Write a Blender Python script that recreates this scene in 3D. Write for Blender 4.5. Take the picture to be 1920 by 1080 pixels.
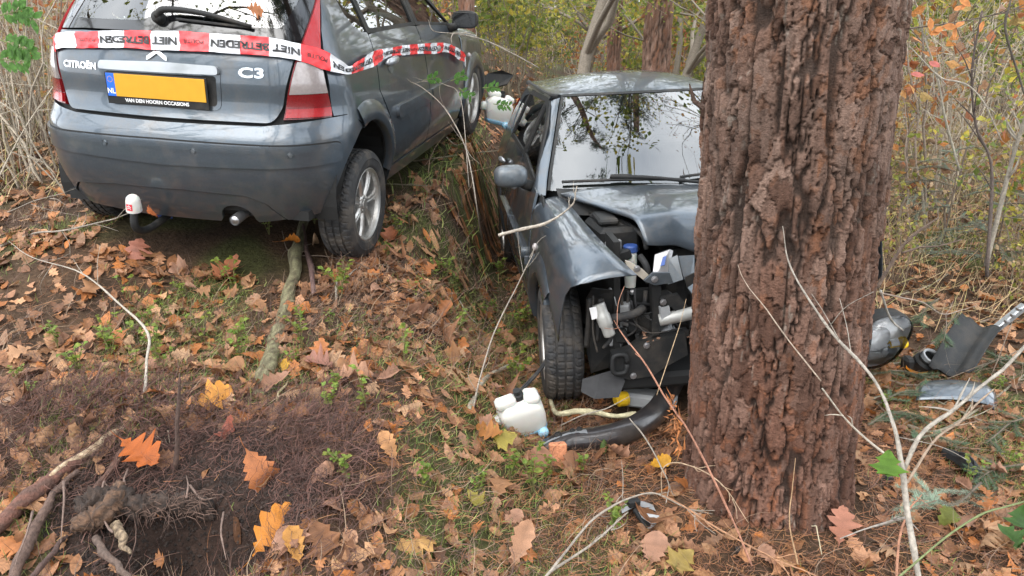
import bpy, math, random
import numpy as np
from mathutils import Vector, Matrix, noise as mnoise
from mathutils.geometry import delaunay_2d_cdt
random.seed(7); RNG=np.random.default_rng(7)
scene=bpy.context.scene; COL=scene.collection
for o in list(bpy.data.objects): bpy.data.objects.remove(o)

# ---------------------------------------------------------------- camera, sky, sun, exposure
CAMZ=1.88; FPX=1500.0; PITCH=math.radians(19)
cam=bpy.data.cameras.new('camera'); cam.sensor_width=36; cam.lens=36*FPX/1920; cam.clip_start=.05; cam.clip_end=500
camo=bpy.data.objects.new('camera',cam); COL.objects.link(camo); camo.location=(0,0,CAMZ); camo.rotation_euler=(math.pi/2-PITCH,0,0)
scene.camera=camo
SUN_EL=math.radians(52); SUN_ROT=math.radians(200)
world=bpy.data.worlds.new('World'); scene.world=world; world.use_nodes=True
nt=world.node_tree; nt.nodes.clear()
def wn(t,**k):
    n=nt.nodes.new(t)
    for a,b in k.items(): setattr(n,a,b)
    return n
wo=wn('ShaderNodeOutputWorld'); bg=wn('ShaderNodeBackground'); sky=wn('ShaderNodeTexSky',sky_type='NISHITA',sun_disc=False,sun_elevation=SUN_EL,sun_rotation=SUN_ROT,air_density=1.0,dust_density=4.0)
hs=wn('ShaderNodeHueSaturation'); hs.inputs['Saturation'].default_value=.35; hs.inputs['Value'].default_value=1.0
tc=wn('ShaderNodeTexCoord'); no=wn('ShaderNodeTexNoise'); no.inputs['Scale'].default_value=2.2; no.inputs['Detail'].default_value=5
rp=wn('ShaderNodeValToRGB'); rp.color_ramp.elements[0].position=.35; rp.color_ramp.elements[1].position=.7; rp.color_ramp.elements[0].color=(5.6,6.3,7.2,1); rp.color_ramp.elements[1].color=(12.5,12.9,13.2,1)
mx=wn('ShaderNodeMix',data_type='RGBA'); mx.inputs[0].default_value=.8
L=nt.links.new
L(sky.outputs[0],hs.inputs['Color']); L(tc.outputs['Generated'],no.inputs['Vector']); L(no.outputs['Fac'],rp.inputs['Fac'])
L(hs.outputs[0],mx.inputs[6]); L(rp.outputs[0],mx.inputs[7]); L(mx.outputs[2],bg.inputs['Color']); L(bg.outputs[0],wo.inputs['Surface'])
bg.inputs['Strength'].default_value=.13
sun=bpy.data.lights.new('sun','SUN'); sun.energy=1.3; sun.angle=math.radians(62); sun.color=(1,.955,.9)
suno=bpy.data.objects.new('sun',sun); COL.objects.link(suno)
_d=Vector((math.sin(SUN_ROT)*math.cos(SUN_EL),math.cos(SUN_ROT)*math.cos(SUN_EL),math.sin(SUN_EL)))
suno.rotation_euler=(-_d).to_track_quat('-Z','Y').to_euler(); suno.location=(0,0,20)
vs=scene.view_settings; vs.view_transform='Standard'; vs.look='None'; vs.exposure=1.7; vs.gamma=1; vs.use_curve_mapping=False
scene.render.engine='CYCLES'; scene.render.resolution_x=1024; scene.render.resolution_y=576
scene.cycles.max_bounces=5; scene.cycles.transparent_max_bounces=10; scene.cycles.diffuse_bounces=2; scene.cycles.glossy_bounces=3

# ---------------------------------------------------------------- helpers
def ray(px,py):
    d=np.array([(px-960)/FPX,0,0])+np.array([0,math.cos(PITCH),-math.sin(PITCH)])+np.array([0,math.sin(PITCH),math.cos(PITCH)])*(540-py)/FPX
    return d
def atY(px,py,Y):
    d=ray(px,py); return np.array([0,0,CAMZ])+d*(Y/d[1])
def sstep(a,b,x):
    t=np.clip((x-a)/(b-a),0,1); return t*t*(3-2*t)
# ---------------------------------------------------------------- value noise, vectorised
_perm=RNG.permutation(512); _val=RNG.random(512)
def vnoise(x,y,z=0.0):
    x=np.asarray(x,float); y=np.asarray(y,float); z=np.zeros_like(x)+z
    xi,yi,zi=np.floor(x).astype(int),np.floor(y).astype(int),np.floor(z).astype(int)
    u,v,w=x-xi,y-yi,z-zi; u=u*u*(3-2*u); v=v*v*(3-2*v); w=w*w*(3-2*w)
    def h(a,b,c): return _val[_perm[(_perm[(_perm[a&511]+b)&511]+c)&511]]
    r=0
    for dx in (0,1):
        for dy in (0,1):
            for dz in (0,1):
                r=r+h(xi+dx,yi+dy,zi+dz)*(u if dx else 1-u)*(v if dy else 1-v)*(w if dz else 1-w)
    return r
def fbm(x,y,z=0.0,o=4,g=.5):
    r=0;a=1;t=0
    for k in range(o): r=r+a*vnoise(np.asarray(x)*2**k+17*k,np.asarray(y)*2**k+5*k,z*2**k+3*k); t+=a; a*=g
    return r/t
# ---------------------------------------------------------------- objects
def props(o,label=None,cat=None,group=None,kind=None):
    if label: o['label']=label
    if cat: o['category']=cat
    if group: o['group']=group
    if kind: o['kind']=kind
    return o
def link(o,parent=None):
    COL.objects.link(o)
    if parent is not None: o.parent=parent
    return o
def empty(name,loc=(0,0,0),rot=(0,0,0)):
    o=bpy.data.objects.new(name,None); o.empty_display_size=.1; link(o); o.location=loc; o.rotation_euler=rot; return o
def mesh(name,V,F,mat=None,smooth=True,col=None,matidx=None):
    """V (n,3); F = array (m,3|4) or list of faces"""
    me=bpy.data.meshes.new(name); V=np.asarray(V,np.float32).reshape(-1,3)
    if isinstance(F,np.ndarray) and F.ndim==2:
        k=F.shape[1]; m=len(F); li=F.astype(np.int32).ravel(); ls=np.arange(0,m*k,k,dtype=np.int32)
    else:
        ln=np.array([len(f) for f in F],np.int32); li=np.concatenate([np.asarray(f,np.int32) for f in F]) if len(F) else np.zeros(0,np.int32)
        ls=np.concatenate([[0],np.cumsum(ln)[:-1]]).astype(np.int32); m=len(F)
    me.vertices.add(len(V)); me.vertices.foreach_set('co',V.ravel())
    me.loops.add(len(li)); me.loops.foreach_set('vertex_index',li)
    me.polygons.add(m); me.polygons.foreach_set('loop_start',ls)
    me.polygons.foreach_set('use_smooth',np.full(m,bool(smooth)))
    mats=mat if isinstance(mat,(list,tuple)) else [mat]
    for q in mats:
        if q is not None: me.materials.append(q)
    if matidx is not None: me.polygons.foreach_set('material_index',np.asarray(matidx,np.int32))
    me.update(calc_edges=True); me.validate()
    if col is not None:
        at=me.color_attributes.new('Col','FLOAT_COLOR','POINT'); c=np.ones((len(V),4),np.float32); c[:,:3]=np.asarray(col)[:,:3]; at.data.foreach_set('color',c.ravel())
    return me
def obj(name,me,parent=None,loc=None,rot=None):
    o=bpy.data.objects.new(name,me); link(o,parent)
    if loc is not None: o.location=loc
    if rot is not None: o.rotation_euler=rot
    return o
class MB:
    """collects shapes that make ONE part"""
    def __init__(s): s.V=[];s.F=[];s.n=0;s.C=[];s.M=[]
    def add(s,V,F,c=None,m=0):
        V=np.asarray(V,float).reshape(-1,3); s.V.append(V)
        for f in F: s.F.append([int(i)+s.n for i in f]); s.M.append(m)
        s.C.append(np.tile(np.array(c if c is not None else (1,1,1),float)[None,:],(len(V),1)) if (c is None or np.ndim(c)==1) else np.asarray(c,float)); s.n+=len(V); return s
    def box(s,ctr,d,R=None,bev=.0,**k):
        ctr=np.array(ctr,float); d=np.array(d,float)/2
        if bev<=0:
            V=np.array([(x,y,z) for x in(-1,1) for y in(-1,1) for z in(-1,1)],float)*d
            F=[(0,1,3,2),(4,6,7,5),(0,4,5,1),(2,3,7,6),(0,2,6,4),(1,5,7,3)]
        else:
            b=min(bev,min(d)*.9); V=[];idx={}
            for x in(-1,1):
                for y in(-1,1):
                    for z in(-1,1):
                        for a in range(3):
                            p=np.array([x,y,z],float)*(d-b); p[a]+=b*(x,y,z)[a]; idx[(x,y,z,a)]=len(V); V.append(p)
            F=[];V=np.array(V); cs=[(-1,-1),(1,-1),(1,1),(-1,1)]
            for a in range(3):
                for sg in(-1,1):
                    f=[]
                    for u,v in cs:
                        k3=[0,0,0]; k3[a]=sg; k3[(a+1)%3]=u; k3[(a+2)%3]=v; f.append(idx[tuple(k3)+(a,)])
                    F.append(f if sg>0 else f[::-1])
            for a in range(3):
                b1,b2=(a+1)%3,(a+2)%3
                for u in(-1,1):
                    for v in(-1,1):
                        q=[]
                        for sg in(-1,1):
                            k3=[0,0,0];k3[a]=sg;k3[b1]=u;k3[b2]=v; q.append((idx[tuple(k3)+(b1,)],idx[tuple(k3)+(b2,)]))
                        f=[q[0][0],q[1][0],q[1][1],q[0][1]]; F.append(f if u*v<0 else f[::-1])
            for x in(-1,1):
                for y in(-1,1):
                    for z in(-1,1):
                        f=[idx[(x,y,z,a)] for a in range(3)]; F.append(f if x*y*z>0 else f[::-1])
        if R is not None: V=V@np.asarray(R).T
        return s.add(V+ctr,F,**k)
    def tube(s,P,r,n=8,cap=True,**k):
        V,F=tube(P,r,n,cap); return s.add(V,F,**k)
    def lathe(s,prof,n=24,M=None,**k):
        V,F=lathe(prof,n)
        if M is not None: V=V@np.asarray(M)[:3,:3].T+np.asarray(M)[:3,3]
        return s.add(V,F,**k)
    def grid(s,P,**k):
        P=np.asarray(P,float); a,b=P.shape[:2]; F=[(i*b+j,i*b+j+1,(i+1)*b+j+1,(i+1)*b+j) for i in range(a-1) for j in range(b-1)]
        return s.add(P.reshape(-1,3),F,**k)
    def build(s,name,mat,parent=None,smooth=False,col=False,**k):
        V=np.concatenate(s.V); me=mesh(name,V,s.F,mat,smooth,np.concatenate(s.C) if col else None,s.M if isinstance(mat,(list,tuple)) else None)
        return obj(name,me,parent,**k)
def rot(axis,a):
    return np.array(Matrix.Rotation(a,3,axis))
def tube(P,r,n=8,cap=True):
    P=np.asarray(P,float); m=len(P); r=np.broadcast_to(np.asarray(r,float),(m,))
    T=np.gradient(P,axis=0); T/=np.linalg.norm(T,axis=1)[:,None]+1e-12
    a=np.array([0,0,1.]) if abs(T[0,2])<.9 else np.array([1.,0,0]); N=a-T[0]*(a@T[0]); N/=np.linalg.norm(N)
    ang=np.linspace(0,2*np.pi,n,endpoint=False); V=np.zeros((m,n,3))
    for i in range(m):
        N=N-T[i]*(N@T[i]); N/=np.linalg.norm(N)+1e-12; B=np.cross(T[i],N)
        V[i]=P[i]+r[i]*(np.cos(ang)[:,None]*N+np.sin(ang)[:,None]*B)
    F=[(i*n+j,i*n+(j+1)%n,(i+1)*n+(j+1)%n,(i+1)*n+j) for i in range(m-1) for j in range(n)]
    if cap: F+= [list(range(n))[::-1],[(m-1)*n+j for j in range(n)]]
    return V.reshape(-1,3),F
def lathe(prof,n=24):
    """prof (r,z) revolved about z"""
    prof=np.asarray(prof,float); ang=np.linspace(0,2*np.pi,n,endpoint=False); m=len(prof)
    V=np.stack([prof[:,None,0]*np.cos(ang),prof[:,None,0]*np.sin(ang),np.repeat(prof[:,1:2],n,1)],-1)
    F=[(i*n+j,i*n+(j+1)%n,(i+1)*n+(j+1)%n,(i+1)*n+j) for i in range(m-1) for j in range(n)]
    return V.reshape(-1,3),F
def spline(pts,n=40):
    P=np.asarray(pts,float); m=len(P); t=np.linspace(0,m-1,n); out=[]
    Q=np.vstack([2*P[0]-P[1],P,2*P[-1]-P[-2]])
    for u in t:
        i=min(int(u),m-2); f=u-i; a,b,c,d=Q[i:i+4]
        out.append(.5*((2*b)+(-a+c)*f+(2*a-5*b+4*c-d)*f*f+(-a+3*b-3*c+d)*f**3))
    return np.array(out)
# ---------------------------------------------------------------- materials
MATS={}
def mat(name,color=(.5,.5,.5),rough=.5,metal=0.0,var=0.0,scale=8,bump=0.0,bscale=60,coat=0.0,attr=False,spec=.5,color2=None,sss=0,trans=0.0,dirt=0.0):
    if name in MATS: return MATS[name]
    m=bpy.data.materials.new(name); m.use_nodes=True; t=m.node_tree; N=t.nodes; lk=t.links.new
    b=N['Principled BSDF']; b.inputs['Roughness'].default_value=rough; b.inputs['Metallic'].default_value=metal
    b.inputs['Coat Weight'].default_value=coat; b.inputs['Coat Roughness'].default_value=.04; b.inputs['Specular IOR Level'].default_value=spec
    tcn=N.new('ShaderNodeTexCoord'); src=None
    if attr:
        a=N.new('ShaderNodeAttribute'); a.attribute_name='Col'; src=a.outputs['Color']
    else:
        c=N.new('ShaderNodeRGB'); c.outputs[0].default_value=(*color,1); src=c.outputs[0]
    if var>0 or color2:
        n=N.new('ShaderNodeTexNoise'); n.inputs['Scale'].default_value=scale; n.inputs['Detail'].default_value=6; lk(tcn.outputs['Object'],n.inputs['Vector'])
        r=N.new('ShaderNodeValToRGB'); r.color_ramp.elements[0].position=.32; r.color_ramp.elements[1].position=.68; lk(n.outputs['Fac'],r.inputs['Fac'])
        if color2:
            r.color_ramp.elements[0].color=(*color,1); r.color_ramp.elements[1].color=(*color2,1); src=r.outputs[0]
        if var>0:
            mxn=N.new('ShaderNodeMix'); mxn.data_type='RGBA'; mxn.blend_type='MULTIPLY'; mxn.inputs[0].default_value=1
            r2=N.new('ShaderNodeMapRange'); r2.inputs['From Min'].default_value=.3; r2.inputs['From Max'].default_value=.7; r2.inputs['To Min'].default_value=1-var; r2.inputs['To Max'].default_value=1+var
            n2=N.new('ShaderNodeTexNoise'); n2.inputs['Scale'].default_value=scale*2.3; n2.inputs['Detail'].default_value=8; lk(tcn.outputs['Object'],n2.inputs['Vector'])
            lk(n2.outputs['Fac'],r2.inputs['Value']); lk(src,mxn.inputs[6]); lk(r2.outputs[0],mxn.inputs[7]); src=mxn.outputs[2]
    if dirt>0:
        n3=N.new('ShaderNodeTexNoise'); n3.inputs['Scale'].default_value=7; n3.inputs['Detail'].default_value=9; n3.inputs['Roughness'].default_value=.7; lk(tcn.outputs['Object'],n3.inputs['Vector'])
        r3=N.new('ShaderNodeMapRange'); r3.inputs['From Min'].default_value=.48; r3.inputs['From Max'].default_value=.8; r3.inputs['To Max'].default_value=dirt; lk(n3.outputs['Fac'],r3.inputs['Value'])
        m3=N.new('ShaderNodeMix'); m3.data_type='RGBA'; lk(r3.outputs[0],m3.inputs[0]); lk(src,m3.inputs[6]); m3.inputs[7].default_value=(.16,.13,.10,1); src=m3.outputs[2]
        m4=N.new('ShaderNodeMapRange'); m4.inputs['To Min'].default_value=rough; m4.inputs['To Max'].default_value=min(1,rough+.5); lk(r3.outputs[0],m4.inputs['Value']); lk(m4.outputs[0],b.inputs['Roughness'])
    lk(src,b.inputs['Base Color'])
    if trans>0: b.inputs['Transmission Weight'].default_value=trans
    if sss>0:
        b.inputs['Subsurface Weight'].default_value=sss; b.inputs['Subsurface Scale'].default_value=.02
    if bump>0:
        n=N.new('ShaderNodeTexNoise'); n.inputs['Scale'].default_value=bscale; n.inputs['Detail'].default_value=6; lk(tcn.outputs['Object'],n.inputs['Vector'])
        bp=N.new('ShaderNodeBump'); bp.inputs['Strength'].default_value=bump; bp.inputs['Distance'].default_value=.01; lk(n.outputs['Fac'],bp.inputs['Height']); lk(bp.outputs[0],b.inputs['Normal'])
    MATS[name]=m; return m
def glassmat(name,tint,gloss=1.0,rough=.0):
    m=bpy.data.materials.new(name); m.use_nodes=True; t=m.node_tree; N=t.nodes; lk=t.links.new; N.clear()
    o=N.new('ShaderNodeOutputMaterial'); tr=N.new('ShaderNodeBsdfTransparent'); tr.inputs[0].default_value=(*tint,1)
    g=N.new('ShaderNodeBsdfGlossy'); g.inputs['Roughness'].default_value=rough; g.inputs['Color'].default_value=(gloss,gloss,gloss,1)
    fr=N.new('ShaderNodeFresnel'); fr.inputs['IOR'].default_value=2.0; mr=N.new('ShaderNodeMapRange'); mr.inputs['To Min'].default_value=.03; mr.inputs['To Max'].default_value=1.0
    x=N.new('ShaderNodeMixShader'); lk(fr.outputs[0],mr.inputs['Value']); lk(mr.outputs[0],x.inputs[0]); lk(tr.outputs[0],x.inputs[1]); lk(g.outputs[0],x.inputs[2]); lk(x.outputs[0],o.inputs[0]); MATS[name]=m
    return m
def leafmat(name,transl=.35,rough=.55):
    """two-sided leaf, colour from the vertices"""
    m=bpy.data.materials.new(name); m.use_nodes=True; t=m.node_tree; N=t.nodes; lk=t.links.new
    b=N['Principled BSDF']; o=N['Material Output']; a=N.new('ShaderNodeAttribute'); a.attribute_name='Col'
    n=N.new('ShaderNodeTexNoise'); n.inputs['Scale'].default_value=90; n.inputs['Detail'].default_value=4; tcn=N.new('ShaderNodeTexCoord'); lk(tcn.outputs['Object'],n.inputs['Vector'])
    r2=N.new('ShaderNodeMapRange'); r2.inputs['From Min'].default_value=.3; r2.inputs['From Max'].default_value=.7; r2.inputs['To Min'].default_value=.68; r2.inputs['To Max'].default_value=1.22; lk(n.outputs['Fac'],r2.inputs['Value'])
    mxn=N.new('ShaderNodeMix'); mxn.data_type='RGBA'; mxn.blend_type='MULTIPLY'; mxn.inputs[0].default_value=1; lk(a.outputs['Color'],mxn.inputs[6]); lk(r2.outputs[0],mxn.inputs[7])
    lk(mxn.outputs[2],b.inputs['Base Color']); b.inputs['Roughness'].default_value=rough; b.inputs['Specular IOR Level'].default_value=.35
    bp=N.new('ShaderNodeBump'); bp.inputs['Strength'].default_value=.35; bp.inputs['Distance'].default_value=.004; lk(n.outputs['Fac'],bp.inputs['Height']); lk(bp.outputs[0],b.inputs['Normal'])
    tl=N.new('ShaderNodeBsdfTranslucent'); lk(mxn.outputs[2],tl.inputs['Color']); x=N.new('ShaderNodeMixShader'); x.inputs[0].default_value=transl
    lk(b.outputs[0],x.inputs[1]); lk(tl.outputs[0],x.inputs[2]); lk(x.outputs[0],o.inputs[0]); MATS[name]=m; return m
mat('soil',(.035,.024,.017),.95,var=.45,scale=5,bump=.9,bscale=45,color2=(.085,.058,.038))
mat('humus',(.016,.011,.009),.95,var=.4,scale=14,bump=1,bscale=90,color2=(.045,.030,.024))
mat('root_hair',attr=True,rough=.9); mat('wood',attr=True,rough=.85,bump=.7,bscale=120,var=.25,scale=30)
mat('bark',attr=True,rough=.9,bump=.8,bscale=170,var=.22,scale=45,spec=.25)
leafmat('litter_leaf',.2); leafmat('green_leaf',.55,.45); mat('needle',attr=True,rough=.7)
mat('paint',(.074,.092,.112),.36,.68,coat=.85,dirt=.5,var=.05,scale=40)
mat('paint_dull',(.10,.118,.135),.42,.55,coat=.35,dirt=.6,var=.08,scale=30)
mat('black_plastic',(.014,.0145,.015),.6,spec=.3,bump=.15,bscale=300,dirt=.3,var=.1)
mat('black_gloss',(.008,.008,.009),.08,coat=.6)
mat('black_core',(.006,.006,.006),.8)
mat('rubber',(.019,.019,.020),.75,dirt=.75,var=.15,scale=20,bump=.2,bscale=90)
mat('alloy',(.50,.49,.47),.33,.85,dirt=.8,var=.1,scale=20)
mat('chrome',(.75,.76,.77),.12,1.0,var=.03)
mat('silver_trim',(.36,.375,.395),.28,.6,coat=.6,var=.05,dirt=.15)
mat('lens_red',(.30,.004,.007),.2,coat=.4,var=.10,scale=60,bump=.12,bscale=220)
mat('lens_dark_red',(.15,.004,.006),.2,coat=.4,var=.15,scale=60,bump=.12,bscale=220)
mat('lens_clear',(.30,.265,.26),.15,.2,coat=1.0,var=.10,scale=30,bump=.1,bscale=150)
mat('plate_yellow',(.60,.30,.02),.35,coat=.3,var=.04); mat('plate_blue',(.02,.13,.62),.35,var=.05)
mat('white_print',(.78,.78,.78),.5,var=.03); mat('dark_print',(.03,.03,.032),.6,var=.05); mat('tape_white',(.62,.63,.66),.38,coat=.2,var=.05,scale=25,bump=.25,bscale=35); mat('tape_red',(.70,.028,.035),.38,coat=.2,var=.06,scale=25,bump=.25,bscale=35)
mat('red_print',(.62,.03,.05),.5,var=.05)
mat('interior',(.03,.03,.032),.85,var=.2,scale=12); mat('interior_light',(.14,.14,.145),.8,var=.15)
mat('white_plastic',(.60,.60,.56),.38,sss=.25,dirt=.25,var=.05,scale=6)
mat('fluid_blue',(.30,.52,.66),.25,sss=.3,var=.05); mat('blue_cap',(.03,.07,.24),.4,var=.05)
mat('yellow_plastic',(.80,.50,.02),.38,var=.06); mat('grey_plastic',(.30,.31,.32),.5,dirt=.4,var=.1)
mat('steel',(.42,.42,.43),.38,.9,dirt=.3,var=.1); mat('hose_white',(.40,.40,.38),.4,.3,var=.1,dirt=.35)
mat('cream_metal',(.55,.50,.42),.5,.2,dirt=.5,var=.1)
mat('lamp_silver',(.82,.83,.85),.35,.1,var=.05)
mat('reflector',(.85,.86,.88),.07,1.0,var=.02)
glassmat('window_glass',(.50,.56,.53)); glassmat('clear_lens',(.97,.98,.985),.35)
# ---------------------------------------------------------------- car surface charts
def _ip(tab):
    a=np.array(tab,float); xs,ys=a[:,0],a[:,1]
    d=np.diff(ys)/np.diff(xs); m=np.zeros(len(xs)); m[1:-1]=(d[:-1]+d[1:])/2; m[0]=d[0]; m[-1]=d[-1]
    for i in range(1,len(xs)-1):
        if d[i-1]*d[i]<=0: m[i]=0
    def f(z):
        z=np.clip(z,xs[0],xs[-1]); i=np.clip(np.searchsorted(xs,z)-1,0,len(xs)-2)
        h=xs[i+1]-xs[i]; t=(z-xs[i])/h
        return (2*t**3-3*t**2+1)*ys[i]+(t**3-2*t**2+t)*h*m[i]+(-2*t**3+3*t**2)*ys[i+1]+(t**3-t**2)*h*m[i+1]
    return f
XR=_ip([(.15,-1.74),(.25,-1.80),(.40,-1.845),(.55,-1.855),(.64,-1.845),(.70,-1.80),(.76,-1.775),(.90,-1.765),(1.0,-1.745),(1.1,-1.70),(1.25,-1.615),(1.36,-1.54),(1.45,-1.46)])
WW=_ip([(.15,.745),(.25,.785),(.40,.83),(.55,.840),(.65,.836),(.75,.824),(.90,.80),(.98,.775),(1.1,.722),(1.25,.65),(1.36,.593),(1.45,.54)])
RRf=_ip([(.15,.30),(.5,.34),(.75,.30),(1.0,.24),(1.45,.20)])
BOW=_ip([(.15,.10),(.6,.11),(1.0,.10),(1.45,.09)])
XFW=_ip([(.90,1.06),(.97,.95),(1.08,.76),(1.2,.56),(1.32,.33),(1.42,.12),(1.45,.05)])
BOWF=.17; RF=.07
def _side(x,z):
    return WW(z)*(1-.045*np.clip((x-.35)/1.5,0,1.4)**2)
def rear_len(z):
    return WW(z)-RRf(z)
def S_rear(s,z):
    s=np.asarray(s,float); z=np.asarray(z,float)
    sg=np.sign(s)+(s==0); a=np.abs(s); W=WW(z); r=RRf(z); L=W-r; bow=BOW(z); xr=XR(z)
    th=np.clip((a-L)/r,0,np.pi/2); q=np.maximum(a-L-r*np.pi/2,0)
    y=np.minimum(a,L)+r*np.sin(th); x=xr+r*(1-np.cos(th))+bow*(y/W)**2
    x=x+q; y=np.where(q>0,_side(x,z),y)
    return np.stack([x,sg*y,z+0*x],-1)
def S_side(q,z,sg=-1):      # q = x on the flank, unrolled round the rear corner
    q=np.asarray(q,float); z=np.asarray(z,float)
    xc=XR(z)+BOW(z)+RRf(z); W=WW(z); L=W-RRf(z)
    s=L+RRf(z)*np.pi/2+(q-xc)
    return S_rear(s*sg,z)
def S_wind(s,z):            # windscreen chart, s = y from the centre line, round the A-pillar corner
    s=np.asarray(s,float); z=np.asarray(z,float)
    sg=np.sign(s)+(s==0); a=np.abs(s); x0=XFW(z); W=_side(x0-BOWF-RF,z); L=W-RF
    th=np.clip((a-L)/RF,0,np.pi/2); q=np.maximum(a-L-RF*np.pi/2,0)
    y=np.minimum(a,L)+RF*np.sin(th); x=x0-RF*(1-np.cos(th))-BOWF*(np.minimum(y/L,1))**2
    x=x-q; y=np.where(q>0,_side(x,z),y)
    return np.stack([x,sg*y,z+0*x],-1)
RIDGE=_ip([(-1.55,1.36),(-1.46,1.415),(-1.2,1.468),(-.8,1.505),(-.4,1.519),(-.1,1.497),(.12,1.452),(.2,1.42)])
def S_roof(x,y):
    x=np.asarray(x,float); y=np.asarray(y,float)
    return np.stack([x,y,RIDGE(x)-.10*(np.abs(y)/.58)**2.6],-1)
HOODZ=_ip([(.6,1.03),(.9,1.0),(1.2,.955),(1.5,.89),(1.75,.80),(1.9,.70)])
# ---------------------------------------------------------------- terrain
TREE=np.array([1.055,2.85]); TREE_R=.34
PIT=np.array([-1.00,2.17])
def ground(x,y):
    x=np.asarray(x,float); y=np.asarray(y,float)
    yy=np.where(y<7.5,y,7.5+1.2*(1-np.exp(-(np.maximum(y,7.5)-7.5)/1.2)))
    yy=np.maximum(yy,-1.0)
    zl=-.074-.019*np.clip(x,-6,2)+.145*yy
    xb=np.interp(y,[0,2,3.2,4.4,5.5,6.5,8,12],[-.15,-.12,-.12,-.36,-.30,-.22,-.2,.2])
    hw=np.interp(y,[0,2,3.2,4.4,5.5,6.5,8,12],[.7,.5,.42,.34,.2,.13,.6,2.2])
    w=sstep(0,1,(xb+hw-x)/(2*hw))
    z=zl*w
    near=np.clip((np.hypot(x,y-4)-3)/9,0,1)
    z=z+(fbm(x*1.1+3,y*1.1+9,o=3)-.5)*(.07+.30*near)+(fbm(x*5,y*5,o=2)-.5)*.022
    d=np.hypot(x-TREE[0],y-TREE[1]); z=z+.06*np.exp(-((d-.3)/.22)**2)*(d>.2)
    z=z+.12*np.exp(-(((x+2.45)/.55)**2+((y-4.35)/.6)**2))
    z=z+.10*np.exp(-(((x+.86)/.26)**2+((y-2.62)/.20)**2))+.06*np.exp(-(((x+.62)/.12)**2+((y-2.25)/.25)**2))
    # uprooted patch: soil heap on the left, hollow under the torn stump
    z=z+.10*np.exp(-(((x+1.60)/.40)**2+((y-2.75)/.24)**2))+.05*np.exp(-(((x+.72)/.12)**2+((y-2.35)/.25)**2))
    z=z-.20*np.exp(-(((x-PIT[0])/.21)**2+((y-PIT[1])/.15)**2)**2)
    return z
def humus(x,y):
    n=(fbm(np.asarray(x)*4,np.asarray(y)*4,2.0)-.5)*.9
    return sstep(.0,.35,1-(((x+1.12)/.52)**2+((y-2.32)/.40)**2)+n)
def gp(px,py):
    """the point of the ground seen at a pixel"""
    d=ray(px,py); o=np.array([0,0,CAMZ]); t=np.linspace(1,40,8000); P=o+d*t[:,None]; h=P[:,2]-ground(P[:,0],P[:,1]); k=np.argmax(h<0)
    return P[k] if h.min()<0 else P[-1]
def gp1(p): return np.array([p[0],p[1],float(ground(p[0],p[1]))])
def axis(lo,hi,a,b,n,m):
    c=np.linspace(a,b,n); u=np.linspace(0,1,m+1)[1:]
    return np.concatenate([(a-(a-lo)*u**2.4)[::-1],c,b+(hi-b)*u**2.4])
gx=axis(-70,70,-2.6,3.4,230,45); gy=axis(-25,110,1.2,7.5,220,45)
GX,GY=np.meshgrid(gx,gy); GZ=ground(GX,GY); HM=humus(GX,GY)
gV=np.stack([GX,GY,GZ],-1).reshape(-1,3); a,b=GX.shape
ii=(np.arange(a-1)[:,None]*b+np.arange(b-1)[None,:]).ravel(); gF=np.stack([ii,ii+1,ii+b+1,ii+b],1)
moss=sstep(.48,.60,fbm(GX*1.3+40,GY*1.3+7,o=3)); tone=fbm(GX*6,GY*6,o=4)[...,None]
soilc=np.array([.022,.014,.009])*(1-tone)+np.array([.085,.050,.029])*tone
mossc=np.array([.05,.065,.018])*(.6+.8*tone); humc=np.array([.016,.010,.008])+np.array([.035,.022,.017])*tone
gc=soilc*(1-.6*moss[...,None])+mossc*.6*moss[...,None]; gc=gc*(1-HM[...,None])+humc*HM[...,None]
mat('ground_cover',attr=True,rough=.95,bump=1.0,bscale=55,var=.4,scale=18,spec=.2)
props(obj('ground',mesh('ground',gV,gF,MATS['ground_cover'],True,gc.reshape(-1,3))),kind='structure')

# ---------------------------------------------------------------- leaf shapes
def half_outline(kind):
    if kind=='oak': return [(.0,.006),(.10,.02),(.17,.13),(.23,.06),(.33,.30),(.38,.34),(.43,.13),(.52,.36),(.60,.46),(.66,.18),(.74,.28),(.82,.30),(.86,.12),(.93,.12),(1,.0)]
    if kind=='oak2': return [(.0,.006),(.12,.03),(.22,.16),(.28,.13),(.38,.25),(.44,.19),(.55,.32),(.62,.23),(.72,.33),(.80,.24),(.88,.22),(.95,.10),(1,.0)]
    if kind=='maple': return [(.0,.01),(.08,.12),(.06,.34),(.16,.28),(.22,.40),(.30,.60),(.36,.44),(.42,.34),(.50,.22),(.62,.36),(.68,.24),(.80,.14),(.9,.10),(1,0)]
    if kind=='oval': return [(.0,.004),(.12,.10),(.28,.22),(.45,.27),(.62,.25),(.8,.15),(.92,.06),(1,0)]
    return [(.0,.006),(.14,.12),(.25,.08),(.38,.30),(.46,.16),(.58,.36),(.68,.18),(.80,.24),(.90,.10),(1,0)]   # low: lobed
def leaf_template(kind):
    o=half_outline(kind); n=len(o); V=[];F=[]
    for u,w in o: V+= [(u,0,0),(u,w,0),(u,-w,0)]
    for i in range(n-1):
        a,b=3*i,3*(i+1)
        F+= [(a,b,b+1),(a,b+1,a+1),(a,a+2,b+2),(a,b+2,b)]
    V=np.array(V,float); V[:,0]-=.5
    return V,np.array(F)
def bend(V,curl_u,curl_w,wave,ph,twist=0.0):
    """V (...,k,3); curls per leaf"""
    u,w=V[...,0],V[...,1]
    z=curl_u*u*u*1.4+curl_w*w*w*2.2+wave*np.sin(u*9+ph)*(np.abs(w)*1.6+.1)+twist*u*w
    return np.stack([u*(1-.25*np.abs(curl_u)*np.abs(u)),w*(1-.30*np.abs(curl_w)*np.abs(w)*1.5),z],-1)
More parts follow.
